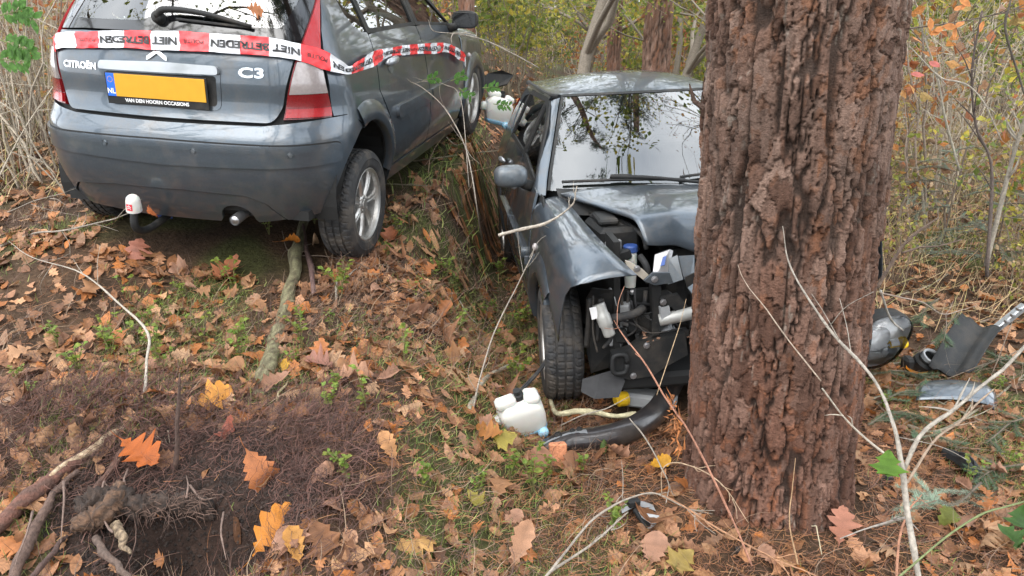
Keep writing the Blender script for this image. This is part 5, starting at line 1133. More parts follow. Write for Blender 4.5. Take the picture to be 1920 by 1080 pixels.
for k in range(9): rt('splinter',[gh(318,850,.01)+np.array((.006*k-.025,0,0)),gh(318,850,.01)+np.array((.010*k-.042,.0,.04+.02*(k%3)))],[.004,.0008],(.45,.38,.29),20+k,n=5)
for k,(a_,b_,c_) in enumerate([((175,965),(195,905),(212,925)),((212,1000),(198,985),(178,960)),((355,908),(380,935),(402,935)),((350,935),(352,915),(348,890)),((240,880),(232,905),(225,940)),((120,905),(118,950),(110,1010)),((420,960),(415,1000),(425,1050)),((60,960),(50,1010),(30,1060))]):
    rt('rootlet',[gh(*a_,.08),gh(*b_,.085),gh(*c_,.07)],[.004,.0035,.0012],(.18,.12,.095),30+k,n=6)
RH=[(.10,.045,.034),(.07,.035,.028),(.13,.065,.05),(.05,.028,.022)]
rmask=lambda x,y: np.clip(np.exp(-(((x+1.55)/.5)**2+((y-2.70)/.28)**2))+.9*np.exp(-(((x+.70)/.2)**2+((y-2.45)/.5)**2))+.10*humus(x,y),0,1)
pz=scatter(11000,-2.4,-.2,1.6,3.4,lambda x,y:rmask(x,y)*(1-.96*np.exp(-(((x-PIT[0])/.30)**2+((y-PIT[1])/.24)**2)**2)))
stuff('root_hairs',[ribbons(11000,pz,(.03,.13),(.0012,.0028),RNG,(-.1,.9),1.0,(0,.03),RH,4)],MATS['root_hair'],'matted reddish-brown root fibres around the torn-up stump','root fibres')
qs=np.linspace(0,1,900); rgh=np.random.default_rng(3); hp=np.array([gh(rgh.uniform(150,400),rgh.uniform(915,970),.085) for _ in range(260)]); mbh=MB()
for p_ in hp: d_=rgh.normal(0,1,3)*np.array((1,1,.5)); mbh.tube([p_,p_+d_*.02,p_+d_*.03+np.array((0,0,-.03))+rgh.normal(0,.01,3)],[.0011,.0009,.0005],3,False,c=np.array((.10,.06,.045))*rgh.uniform(.5,1.5))
ho=mbh.build('fine_roots',MATS['root_hair'],None,col=True); ho.parent=ru; ho.matrix_parent_inverse=Matrix.Translation(-Vector(ru.location)); props(ho,kind='stuff')
pz=scatter(5000,-1.9,-.5,1.7,2.9,lambda x,y:humus(x,y)); V,F=lathe([(0,-.5),(.45,-.25),(.5,.2),(.2,.5),(0,.55)],5); V=np.array(V); n=len(pz); s=RNG.uniform(.003,.014,n)**1.0; VV=V[None]*s[:,None,None]*(1+.4*RNG.normal(0,1,(n,len(V),3))*.5); VV=VV+np.stack([pz[:,0],pz[:,1],ground(pz[:,0],pz[:,1])],1)[:,None]; FF=(np.array(F)[None]+(np.arange(n)*len(V))[:,None,None]).reshape(-1,4)
me=mesh('soil_crumbs',VV.reshape(-1,3),FF,MATS['humus'],False); props(obj('soil_crumbs',me),'black soil crumbs round the torn-up stump','soil',kind='stuff')
# mossy log from under the car, and its neighbour
lg=[g_(572,415,.03),g_(560,470,.022),g_(549,530,.015),g_(533,585,.006),g_(520,625,-.022),g_(512,665,.008),g_(499,715,.004),g_(492,762,-.03)]
stick('mossy_log',lg,[.026,.032,.034,.033,.034,.036,.03],(.25,.235,.135),'pale green mossy log reaching from under the bumper towards the stump','log',n=16,k=70,wob=.009,c2=(.09,.075,.048),matn='bark',seed=50)
stick('dead_branch',[g_(568,428,.03),g_(574,470,.025),g_(584,515,.03),g_(592,560,.012)],[.014,.015,.015,.012],(.16,.095,.085),'dark reddish stick lying along the mossy log',seed=51)
# ---------------------------------------------------------------- twigs traced one by one
def T(label,pts,r,c=(.42,.36,.29),cat='twig',seed=0,side=0,name='twig',c2=None):
    """pts: (px,py,Y) or (px,py) lying on the ground"""
    P=[atY(*q) if len(q)==3 else g_(q[0],q[1],.02) for q in pts]; mb=MB(); r=np.atleast_1d(r)*.68; stick('',P,r,c,seed=seed,mb=mb,n=7,wob=.0035,c2=c2); rg=np.random.default_rng(seed+99); Q=spline(np.array(P),30)
    for k in range(side):
        i=rg.integers(6,27); d=Q[min(i+2,29)]-Q[i]; L_=np.linalg.norm(Q[-1]-Q[0])*rg.uniform(.08,.22); d=d/(np.linalg.norm(d)+1e-9)+rg.normal(0,.7,3); d/=np.linalg.norm(d); e=Q[i]+d*L_; e[2]=max(e[2],float(ground(e[0],e[1]))+.01); m_=(Q[i]+e)/2+rg.normal(0,.05,3)*L_; rs=np.atleast_1d(r)[-1]*.7+.0008; stick('',[Q[i],m_,e],[rs,rs*.8,.0008],c,seed=seed+k,mb=mb,n=5,wob=.002,k=8)
    return props(mb.build(name,MATS['wood'],None,smooth=True,col=True),label,cat)
WH=(.40,.35,.29); BR=(.20,.145,.11); GB=(.33,.285,.235)
T('pale forked stick stuck in the litter left of the mossy log',[(272,752),(274,680,2.95),(277,622,3.1),(215,560,3.35),(150,510,3.5),(60,482,3.65),(15,452,3.8)],[.010,.009,.008,.006,.005,.003,.0015],WH,seed=1,side=5)
T('long pale twig running under the left end of the bumper',[(-20,478),(60,446),(120,432,3.95),(190,415,4.0),(255,396,4.05)],[.009,.008,.007,.005,.002],GB,seed=2,side=7)
T('thin brown twig leaning across the litter left of the tow ball',[(10,405),(90,372,4.1),(150,350,4.2)],[.004,.003,.0015],GB,seed=3,side=2)
T('slim grey sapling stem beside the right rear door',[(908,470),(895,400,4.35),(872,275,4.6),(832,200,4.75),(780,158,4.85),(765,147,4.9)],[.006,.006,.005,.0045,.003,.001],GB,seed=4,side=6)
T('thin twig with green leaflets reaching across the sill of the taped car',[(880,350,4.6),(865,190,5.0),(830,156,5.0),(770,152,5.0)],[.004,.004,.003,.001],GB,seed=5,side=3)
T('long thin branch crossing in front of the far door mirror',[(802,37,5.4),(812,57,5.4),(855,63,5.5),(905,75,5.6),(960,98,5.6),(1010,128,5.6)],[.002,.004,.005,.006,.006,.005],GB,seed=6,side=6)
T('fallen stick parallel to the sill of the taped car',[(775,307),(850,297),(940,286)],[.008,.009,.006],(.20,.17,.11),seed=7,side=2)
T('fallen thin stick right of the rear wheel',[(720,350),(800,355),(900,358)],[.006,.006,.004],(.20,.17,.11),seed=8,side=1)
T('broken twig lying against the foot of the rear tyre',[(530,440),(545,480),(610,488),(680,505),(740,560)],[.004,.004,.004,.004,.002],BR,seed=9,side=5)
T('bent pale stick right of the mossy log',[(632,575),(633,535),(655,522),(678,502)],[.009,.009,.007,.005],GB,seed=10)
T('thin dark twig standing right of the mossy log',[(690,620),(705,590,3.75),(725,565,3.8)],[.004,.003,.002],BR,seed=11)
T('curved pale twig at the edge of the bank',[(862,570),(875,595),(895,615)],[.006,.006,.005],GB,seed=12)
T('short yellowish stick below the log end',[(518,762),(530,740),(540,722)],[.007,.007,.005],(.42,.34,.2),seed=13)
T('upright pale stem left of the washer bottle',[(905,1010,2.6),(885,800,3.1),(925,640,3.4),(985,500,3.6),(1002,470,3.65)],[.005,.006,.005,.004,.0015],GB,seed=14,side=6)
T('thick pale branch lying left of the washer bottle',[(880,775),(915,715),(960,690)],[.018,.018,.015],(.34,.30,.23),seed=15)
T('forked pale branch crossing the wing of the crashed car',[(935,440,3.3),(985,428,3.3),(1020,420,3.3),(1050,403,3.3),(1068,390,3.3),(1080,370,3.3),(1084,345,3.3)],[.010,.011,.010,.007,.005,.004,.002],(.40,.35,.29),seed=16,side=7)
T('pale yellowish broken branch lying inside the torn bumper',[g for g in ((1030,752),(1045,776,3.42),(1090,770,3.40),(1140,778,3.38),(1195,780,3.36))],[.013,.020,.021,.020,.018],(.52,.47,.30),seed=17,c2=(.33,.29,.18))
T('thin grey twig across the torn bumper and on towards the trunk',[(1050,800,3.35),(1110,775,3.3),(1185,745,3.3)],[.004,.005,.002],GB,seed=18)
T('reddish bramble cane slanting up from the trunk foot past the engine bay',[(1410,1060,2.3),(1370,970,2.35),(1310,840,2.4),(1265,770,2.42),(1210,680,2.46),(1165,620,2.5),(1150,600,2.5)],[.006,.006,.006,.005,.005,.003,.001],(.42,.20,.13),seed=19,side=4)
T('thin straw-coloured stem in front of the bumper',[(1232,740,2.6),(1262,640,2.6),(1285,560,2.6)],[.003,.0025,.001],(.5,.36,.22),seed=20)
T('arching pale twig over the grey shard',[(1020,1085,2.05),(1090,1000,2.3),(1150,945,2.5),(1220,925,2.55),(1290,955,2.5),(1330,985,2.4)],[.006,.006,.006,.005,.004,.002],GB,seed=21,side=9)
T('second pale twig under the grey shard',[(1030,1075,2.1),(1130,1005,2.35),(1180,965,2.45)],[.006,.005,.003],GB,seed=22,side=4)
T('grey twig from the torn bumper down to the leaves',[(1180,785,3.2),(1215,830,3.0),(1250,890,2.8),(1255,940,2.6)],[.005,.005,.004,.002],GB,seed=23,side=2)
T('rusty cane curving along the ground before the trunk',[(1245,930,2.5),(1300,960,2.35),(1400,1020,2.2),(1480,1060,2.1),(1560,1090,2.0)],[.004,.004,.004,.004,.003],(.42,.22,.12),seed=24,side=6)
T('looping thin brown stem at the left foot of the trunk',[(1240,930,2.5),(1245,880,2.5),(1290,870,2.5),(1350,905,2.4),(1400,980,2.3)],[.003,.003,.003,.003,.002],(.40,.28,.18),seed=25,side=5)
T('thin stem standing upright before the trunk',[(1498,1060,2.15),(1482,960,2.25),(1486,860,2.35)],[.004,.003,.0015],(.38,.24,.13),seed=26)
T('short pale stem standing at the trunk foot',[(1540,1040,2.25),(1530,990,2.3),(1526,985,2.3)],[.003,.003,.002],(.5,.42,.28),seed=27)
T('thin twig lying up against the bark of the trunk',[(1540,715,2.38),(1450,600,2.40),(1400,530,2.42),(1380,497,2.44)],[.003,.003,.002,.001],(.45,.36,.28),seed=28)
sap=T('pale grey forked sapling leaning in front at the lower right',[(1725,1100,1.95),(1705,980,2.05),(1690,880,2.12),(1672,790,2.18),(1640,715,2.24),(1560,620,2.32),(1490,510,2.38),(1470,430,2.42)],[.014,.013,.012,.009,.008,.006,.004,.0015],(.36,.32,.27),'sapling',seed=29,name='sapling',side=4)
T('pale grey branch forking right from the leaning sapling',[(1692,885,2.12),(1725,820,2.15),(1790,770,2.2),(1850,715,2.25),(1930,645,2.3)],[.011,.010,.010,.009,.007],(.35,.31,.26),'branch',seed=30,name='branch',side=3)
T('brown twig beside the sapling fork',[(1702,905,2.12),(1750,830,2.2),(1810,780,2.25),(1865,730,2.3)],[.007,.006,.005,.004],(.34,.25,.18),seed=31,side=3)
T('long pale twig passing behind the sapling from the bark',[(1665,855,2.4),(1600,800,2.42),(1540,730,2.40)],[.006,.005,.004],(.48,.42,.34),seed=32,side=2)
T('green bramble cane along the bottom right corner',[(1670,1095,1.9),(1760,1020,2.0),(1850,960,2.1),(1930,935,2.15)],[.005,.005,.005,.005],(.17,.20,.08),'cane',seed=33,name='bramble_cane')
T('grey twig by the sapling foot',[(1575,1010,2.2),(1640,985,2.2),(1690,970,2.15),(1705,985,2.1)],[.002,.005,.007,.007],(.36,.32,.28),seed=34,side=2)
T('orange cane curving at the sapling foot',[(1680,1100,1.9),(1685,1010,2.1),(1705,950,2.2),(1725,925,2.25)],[.006,.006,.005,.002],(.42,.20,.12),seed=35,side=3)
T('dark forked branch sticking out behind the trunk',[(1645,540,3.3),(1680,480,3.3),(1712,440,3.3),(1760,405,3.3)],[.012,.011,.008,.005],(.17,.12,.09),'branch',seed=36,name='branch',side=5)
T('thin dark branch behind the trunk pointing right',[(1690,475,3.3),(1740,462,3.3),(1800,450,3.3)],[.007,.006,.004],(.16,.11,.085),'branch',seed=37,name='branch',side=1)
T('pale branch with fork above the headlamp',[(1650,545,3.5),(1670,600,3.6),(1692,622,3.7)],[.008,.008,.006],(.40,.37,.32),'branch',seed=38,name='branch')
T('thin arched twig above the splash panel',[(1650,548,3.5),(1720,565,3.6),(1775,590,3.7),(1830,575,3.8)],[.005,.005,.004,.002],(.33,.26,.21),seed=39,side=3)
for k,(pts,r,lab) in enumerate([
 ([(1620,760),(1700,742),(1790,775),(1920,830)],.010,'olive-green branch lying below the painted panel'),
 ([(1630,705),(1720,730),(1850,690),(1930,655)],.011,'brown branch lying over the painted panel'),
 ([(1700,805),(1760,815),(1840,770),(1930,700)],.012,'grey branch lying above the black bracket'),
 ([(1690,690),(1780,630),(1880,600),(1930,590)],.012,'grey-green branch lying behind the splash panel'),
 ([(1680,560),(1760,530),(1850,455),(1925,395)],.010,'long pale branch lying behind the splash panel'),
 ([(1640,760),(1680,800),(1760,840),(1930,860)],.006,'thin twig over the black bracket'),
 ([(1650,690),(1740,680),(1800,655)],.010,'brown stick beneath the headlamp'),
 ([(1900,600,4.4),(1850,720,3.9),(1790,800,3.6),(1740,860,3.3)],.004,'thin reddish twig over the splash panel')]):
    T(lab,pts,[r,r,r*.8,r*.5],(.27,.24,.17) if k%2==0 else (.24,.18,.13),'branch',seed=60+k,side=6,name='branch')
# ---------------------------------------------------------------- fir boughs
def bough(P,seed,nl=.022,col=(.045,.085,.040),dens=520,spread=.9):
    rg=np.random.default_rng(seed); Q=spline(np.array(P),30); mb=MB(); stick('',P,[.005,.004,.002],(.16,.12,.085),mb=mb,n=6,seed=seed,wob=.001); base=[];dirs=[]
    axes=[Q]
    L_=np.linalg.norm(Q[-1]-Q[0])
    for k in range(9):
        i=rg.integers(4,28); d=(Q[min(i+1,29)]-Q[i]); d/=np.linalg.norm(d)+1e-9; s=np.cross(d,(0,0,1)); s/=np.linalg.norm(s)+1e-9; d2=d*.8+s*rg.choice([-1,1])*rg.uniform(.5,.9)+np.array((0,0,rg.normal(0,.15))); e=Q[i]+d2*L_*rg.uniform(.15,.35); A=np.linspace(0,1,14)[:,None]; ax=Q[i]*(1-A)+e*A; axes.append(ax); stick('',[Q[i],(Q[i]+e)/2,e],[.003,.002,.001],(.16,.12,.085),mb=mb,n=5,seed=seed+k,k=7,wob=.001)
    Vn=[]
    for ax in axes:
        m=int(dens*np.linalg.norm(ax[-1]-ax[0])/.5)//1+20; f=rg.uniform(0,len(ax)-1.01,m); i=f.astype(int); t=(f-i)[:,None]; p=ax[i]*(1-t)+ax[i+1]*t; d=ax[i+1]-ax[i]; d/=np.linalg.norm(d,axis=1)[:,None]+1e-9
        s=np.cross(d,np.array([0,0,1.])); s/=np.linalg.norm(s,axis=1)[:,None]+1e-9; u=np.cross(s,d); a=rg.choice([-1,1],m)[:,None]; nd=d*.75+s*a*rg.uniform(.5,1,(m,1))*spread+u*rg.normal(.15,.3,(m,1)); nd/=np.linalg.norm(nd,axis=1)[:,None]; w=np.cross(nd,u)*.0011; ln=nl*rg.uniform(.6,1.1,(m,1))
        Vn.append(np.stack([p-w,p+w,p+nd*ln],1))
    Vn=np.concatenate(Vn).reshape(-1,3); Fn=np.arange(len(Vn)).reshape(-1,3); c=np.repeat(np.array(col)[None]*rg.uniform(.7,1.6,(len(Fn),1)),3,0)
    return mb,Vn,Fn,c
def put_bough(label,pts,seed,name='fir_bough',cat='fir bough',**k):
    P=[atY(*q) if len(q)==3 else g_(q[0],q[1],.05) for q in pts]; mb,V,F,c=bough(P,seed,**k); o=mb.build(name,MATS['wood'],None,col=True,smooth=True); obj('needles',mesh('needles',V,F,MATS['needle'],False,c),o); return props(o,label,cat)
for k,(lab,pts) in enumerate([
 ('dark green fir bough lying below the headlamp',[(1625,720),(1680,712),(1745,725)]),
 ('dark green fir bough half under the painted panel',[(1640,775),(1700,750),(1770,755)]),
 ('fir bough beside the right end of the painted panel',[(1920,700),(1870,690),(1820,715)]),
 ('fir bough hanging over the top of the splash panel',[(1800,585,4.0),(1770,620,3.95),(1775,650,3.9)]),
 ('green fir bough left of the splash panel top',[(1760,560,4.0),(1735,580,3.95),(1725,605,3.9)]),
 ('fir bough below the black bracket near the right edge',[(1915,890),(1860,900),(1820,925)]),
 ('pale grey-green fir sprig right of the sapling',[(1835,925),(1790,945,2.45),(1730,930,2.45)]),
 ('pale fir sprig at the sapling fork',[(1660,985,2.3),(1710,955,2.3),(1755,940,2.3)]),
 ('fir bough at the right edge behind the bracket',[(1925,800),(1885,815),(1845,850)]),
 ('fir bough on the branch pile right of the trunk',[(1625,815),(1670,790),(1735,800)]),
 ('small fir bough above the black bracket',[(1700,845),(1745,835),(1790,850)])]):
    put_bough(lab,pts,100+k,col=(.05,.09,.042) if k not in (6,7) else (.15,.20,.14),nl=.026)
for k,(px,py,h,lab) in enumerate([(1765,470,.95,'blue-green fir seedling standing right of the trunk'),(1705,420,.75,'small fir seedling half hidden by the trunk'),(1855,520,.8,'sparse fir seedling near the right edge')]):
    b=g_(px,py); o=empty('fir_seedling',b); props(o,lab,'seedling','fir seedlings'); mb=MB(); stick('',[(0,0,-.02),(.01,0,h*.5),(0,.01,h)],[.009,.006,.002],(.16,.12,.09),mb=mb,n=6); mb.build('stem',MATS['wood'],o,col=True); VV=[];FF=[];CC=[];off=0; rg=np.random.default_rng(200+k)
    for j in range(13):
        z=h*(.15+.8*j/13); a=rg.uniform(0,6.28); L_=h*.45*(1-.6*j/13)+.08; P=[np.array((0,0,z)),np.array((math.cos(a)*L_*.5,math.sin(a)*L_*.5,z+.02)),np.array((math.cos(a)*L_,math.sin(a)*L_,z-.03))]; m_,V,F,c=bough(P,300+k*20+j,nl=.024,col=(.09,.14,.10),dens=300); m_.build('branch',MATS['wood'],o,col=True); VV.append(V);FF.append(F+off);CC.append(c);off+=len(V)
    obj('needles',mesh('needles',np.concatenate(VV),np.concatenate(FF),MATS['needle'],False,np.concatenate(CC)),o)
# ---------------------------------------------------------------- single fallen leaves
LEAFM={}
def leaf_mesh(kind,color,seed,curl=1.0):
    key=(kind,color,seed,curl)
    if key in LEAFM: return LEAFM[key]
    T_,F_=leaf_template(kind); rg=np.random.default_rng(seed); 
    # denser cross-section so the blade can curl
    V=bend(T_[None],np.array([[rg.normal(0,.35*curl)]]),np.array([[rg.normal(.15,.5*curl)]]),np.array([[rg.uniform(.03,.12)*curl]]),np.array([[rg.uniform(0,6)]]),np.array([[rg.normal(0,.4*curl)]]))[0]
    V[:,1]*=1+.15*rg.normal(); V[:,:2]+=rg.normal(0,.006,(len(V),2)); c=np.tile(np.array(color)[None],(len(V),1))*(1+rg.normal(0,.10,(len(V),1))); rib=np.abs(T_[:,1])<1e-6; c[rib]*=.78
    st,sf=tube(np.array([(-.5,0,float(V[0,2])),(-.62,.01,float(V[0,2])-.02),(-.74,.03,float(V[0,2])-.01)]),[.010,.008,.006],5); n=len(V); V=np.concatenate([V,st]); c=np.concatenate([c,np.tile(np.array(color)*.6,(len(st),1))]); Fl=[list(f) for f in F_]+[[i+n for i in f] for f in sf]
    me=mesh('leaf',V,Fl,MATS['litter_leaf'] if color[1]<color[0]*.95 else MATS['green_leaf'],True,c); LEAFM[key]=me; return me
def put_leaf(px,py,size_px,kind,color,yaw,label,tilt=(.25,0),lift=.02,Y=None,seed=0,curl=1.35):
    p=atY(px,py,Y) if Y else g_(px,py,lift); dep=(p-np.array((0,0,CAMZ)))@np.array([0,math.cos(PITCH),-math.sin(PITCH)]); s=size_px*dep/FPX; o=obj('fallen_leaf',leaf_mesh(kind,color,seed,curl)); o.scale=(s,s,s); o.location=p; o.rotation_mode='ZYX'; o.rotation_euler=(tilt[0],tilt[1],yaw); return props(o,label,'leaf','fallen leaves')
OR=(.50,.145,.02);YE=(.68,.37,.05);TA=(.50,.31,.19);PK=(.47,.17,.115);BRN=(.36,.16,.07);GR=(.14,.30,.035);YG=(.36,.36,.06)
for k,a in enumerate([
 (267,880,100,'oak',OR,-.5,'bright orange oak leaf hanging over the torn roots',(.5,.1),.07),
 (397,760,88,'oak',(.66,.33,.05),.6,'yellow-orange holed oak leaf at the rim of the black soil',(.3,0),.04),
 (420,822,58,'oak',PK,1.2,'small pinkish-red oak leaf on the black soil',(.4,.2),.03),
 (487,905,100,'oak2',(.48,.19,.06),-.95,'curled orange-brown leaf on edge right of the black soil',(.9,.3),.05),
 (512,1018,125,'oak',(.70,.30,.035),1.0,'large orange oak leaf standing near the bottom, right of the black soil',(.75,0),.06),
 (553,1040,80,'oak2',(.66,.38,.10),2.0,'yellow-tan leaf tucked beside the large orange leaf',(.6,.3),.03),
 (730,855,66,'oak2',(.62,.36,.15),2.1,'upright tan leaf alone right of the moss',(.9,.2),.04),
 (768,1030,120,'oak',(.60,.40,.14),.4,'large yellow-tan oak leaf at the bottom edge near the bank',(.3,0),.03),
 (790,893,62,'oak2',TA,2.6,'flat tan leaf lying near the bank',(.3,0),.02),
 (540,690,38,'maple',(.72,.46,.06),.5,'small yellow leaf beside the log end',(.4,0),.03),
 (122,376,46,'oak',(.55,.29,.11),2.5,'tan-orange oak leaf on the ground at the left bumper corner',(.5,0),.05),
 (545,484,42,'oak2',(.66,.26,.03),.1,'vivid orange leaf lying on the mossy log by the tyre',(.3,0),.10),
 (592,467,30,'oval',(.55,.40,.24),1.7,'pale tan leaf in front of the rear tyre',(.6,0),.05),
 (668,496,40,'oak2',(.40,.20,.12),1.9,'brown leaf standing right at the foot of the rear tyre',(.9,0),.05),
 (703,466,28,'oak2',(.50,.22,.08),.9,'orange-brown leaf just right of the rear tyre',(.5,0),.03),
 (733,452,42,'maple',(.42,.17,.08),1.5,'rust-brown winged leaf right of the rear tyre',(.7,0),.05),
 (425,520,75,'oak',(.46,.20,.10),1.1,'broad russet leaf under the green seedlings below the exhaust',(.4,0),.04),
 (255,488,60,'oak',(.45,.20,.13),1.4,'upright pinkish-brown leaf below the tow ball',(.9,0),.05),
 (660,716,88,'oak',TA,.2,'broad tan leaf in the middle of the clearing',(.3,0),.03),
 (600,690,70,'oak',(.40,.22,.16),2.8,'rosy brown leaf beside the yellow leaf',(.4,0),.03),
 (832,597,52,'oak2',(.42,.19,.07),1.0,'orange-brown folded leaf at the top of the bank',(.8,0),.04),
 (600,900,70,'oak2',(.42,.26,.17),.9,'tan-brown leaf in dry grass right of the curled leaf',(.6,0),.03),
 (975,1050,105,'oak2',(.50,.31,.18),1.2,'large pale tan curled leaf at the bottom centre',(.8,.1),.06),
 (920,832,62,'oak',(.42,.20,.05),2.9,'orange-brown leaf left of the torn bumper tip',(.4,0),.05),
 (948,850,50,'maple',(.40,.38,.07),.4,'yellow-green leaf left of the torn bumper tip',(.5,0),.07),
 (1132,858,34,'oval',(.16,.30,.08),1.5,'green leaf standing just below the torn bumper',(1.1,0),.05),
 (1235,885,50,'oak2',(.72,.42,.03),.3,'yellow leaf at the left foot of the trunk',(.5,0),.04),
 (1012,890,70,'oak2',(.43,.25,.15),1.3,'curled brown leaf hanging below the bumper tip',(1.0,.2),.06),
 (1575,1012,80,'oak',(.50,.25,.16),1.3,'pinkish tan leaf leaning on the right foot of the trunk',(.9,0),.06),
 (1712,704,50,'oak2',(.72,.30,.02),.2,'bright orange leaf on fir twigs below the headlamp',(.4,0),.03),
 (1280,1065,60,'maple',(.38,.32,.09),.7,'olive-yellow leaf at the bottom left of the trunk',(.5,0),.04),
 (890,950,50,'maple',(.34,.33,.06),2.2,'yellow-green leaf in moss below the washer bottle',(.4,0),.03),
 (1440,1050,50,'oak2',(.45,.28,.18),2.0,'tan leaf on needles before the trunk',(.4,0),.02),
 (20,760,60,'oak2',(.60,.48,.35),.4,'pale bleached leaf on the left edge above the soil heap',(.4,0),.03)]):
    px,py,s,kd,c,yaw,lab,tl,lf=a; c=tuple(float(v) for v in np.array(c)*np.array((.76,.64,.62))); put_leaf(px,py,s,kd,c,yaw,lab,tl,lf,seed=k+1)
P=hr(482,24,.03); 
o=obj('fallen_leaf',leaf_mesh('oak',(.52,.20,.08),77,.6)); o.scale=(.10,)*3; o.location=P; o.rotation_euler=(1.2,.2,.9); props(o,'orange-brown oak leaf caught on the rear wiper','leaf','fallen leaves')
o=obj('fallen_leaf',leaf_mesh('oak',(.56,.17,.06),78,.6)); o.scale=(.10,)*3; o.location=atY(285,398,3.80); o.rotation_euler=(1.1,.1,2.4); props(o,'orange oak leaf on a twig right below the tow ball','leaf','fallen leaves')
put_leaf(1665,868,52,'maple',(.13,.27,.03),1.4,'fresh lime-green lobed leaf on the leaning sapling',(1.0,.1),0,Y=2.1,seed=80,curl=.3)
for k,(px,py,s,yaw) in enumerate([(1905,1000,60,1.2),(1885,1030,55,2.2),(1780,985,75,.8)]): put_leaf(px,py,s,'maple' if k<2 else 'oak2',(.07,.16,.035) if k<2 else (.25,.28,.06),yaw,['dark green bramble leaf at the right edge','lower dark green bramble leaf near the right corner','yellow-green leaf under the fir sprig'][k],(.6,.2),.06,seed=90+k)
rgl=np.random.default_rng(44); cols=[(.38,.20,.10),(.30,.145,.065),(.44,.26,.145),(.23,.105,.05),(.42,.155,.05),(.36,.19,.12)]; pts=scatter(430,-2.2,2.5,1.55,4.6,litter_mask,rgl); nleaf=0
for p in pts:
    if nleaf>=255: break
    g=np.array([p[0],p[1],float(ground(*p))]); X=g-np.array((0,0,CAMZ)); dz=X@np.array([0,math.cos(PITCH),-math.sin(PITCH)]); u=960+FPX*X[0]/dz; v=540-FPX*(X@np.array([0,math.sin(PITCH),math.cos(PITCH)]))/dz
    if not(10<u<1910 and 440<v<1070): continue
    k=rgl.integers(0,18); me=leaf_mesh(['oak','oak2','oak','maple'][k%4],cols[k%6],400+int(k),1.1); o=obj('fallen_leaf',me); s=rgl.uniform(.07,.15); o.scale=(s,s,s); o.location=g+np.array((0,0,.012+.18*s)); o.rotation_euler=(rgl.normal(0,.45),rgl.normal(0,.35),rgl.uniform(0,6.28)); props(o,['light brown','brown','tan','dark brown','russet','greyish brown'][k%6]+' '+['deeply lobed','shallow-lobed','deeply lobed','broad pointed'][k%4]+' leaf lying loose '+('on the litter left of the mossy log' if g[0]<-1.05 else 'between the mossy log and the bank' if g[0]<-.25 else 'on the litter below the torn bumper' if g[0]<.65 else 'on the needles around the thick trunk' if g[0]<1.4 else 'on the litter right of the thick trunk'),'leaf','dry leaves lying loose on the litter'); nleaf+=1
# ---------------------------------------------------------------- green seedlings
def sprig(seed,h):
    rg=np.random.default_rng(seed); mb=MB(); LV=[];LF=[];LC=[];off=0; T_,F_=leaf_template('oval')
    for s in range(rg.integers(2,5)):
        a=rg.uniform(0,6.28); lean=rg.uniform(.1,.5); P=[np.array((0,0,-.01)),np.array((math.cos(a)*lean*h*.4,math.sin(a)*lean*h*.4,h*.55)),np.array((math.cos(a)*lean*h,math.sin(a)*lean*h,h*rg.uniform(.8,1.1)))]; stick('',P,[.0022,.0016,.0008],(.16,.15,.05),mb=mb,n=5,k=8,seed=seed+s,wob=.001); Q=spline(np.array(P),12)
        for k in range(rg.integers(6,12)):
            q=Q[rg.integers(3,12)]; L_=rg.uniform(.014,.030)*(h/.12)**.5; V=bend(T_[None],np.array([[rg.normal(-.3,.2)]]),np.array([[.5]]),np.array([[.03]]),np.array([[0.]]))[0]+np.array((.5,0,0)); V=V*L_*np.array((1,1.25,1)); R_=rot('Z',rg.uniform(0,6.28))@rot('Y',rg.uniform(-.6,.2))@rot('X',rg.normal(0,.4)); V=V@R_.T+q; LV.append(V);LF.append(F_+off);off+=len(V);LC.append(np.tile(np.array((.16,.27,.05))*rg.uniform(.7,1.35)+np.array((rg.uniform(0,.08),0,0)),(len(V),1)))
    return mesh('stem',np.concatenate(mb.V),mb.F,MATS['wood'],True,np.concatenate(mb.C)),mesh('foliage',np.concatenate(LV),np.concatenate(LF),MATS['green_leaf'],True,np.concatenate(LC))
SP=[sprig(500+k,.08+.02*(k%5)) for k in range(8)]
spots=[(455,675),(448,650),(420,530),(440,545),(300,700),(95,640),(110,655),(150,705),(60,745),(30,720),(255,690),(315,600),(640,560),(618,610),(625,745),(620,770),(855,535),(838,520),(780,560),(815,525),(505,440),(590,420),(725,490),(880,450),(560,600),(345,560),(235,560),(200,640),(1000,930),(1030,900),(955,905),(1150,1000),(905,905),(650,900),(380,640)]
rgs=np.random.default_rng(9)
for p in scatter(34,-2.6,2.6,2.2,6.0,mm,rgs): spots.append(tuple(p)+('w',))
for k,q in enumerate(spots):
    b=np.array([q[0],q[1],float(ground(q[0],q[1]))]) if len(q)==3 else g_(*q); st,fo=SP[k%8]; o=empty('seedling',b,(0,0,rgs.uniform(0,6.28))); s=rgs.uniform(.8,1.4); o.scale=(s,s,s); obj('stem',st,o); obj('foliage',fo,o); props(o,'light green leafy seedling growing '+('left of the mossy log' if b[0]<-1.15 else 'between the mossy log and the bank' if b[0]<-.25 else 'in the litter between bank and thick trunk' if b[0]<.8 else 'right of the thick trunk'),'seedling','seedlings in the litter')
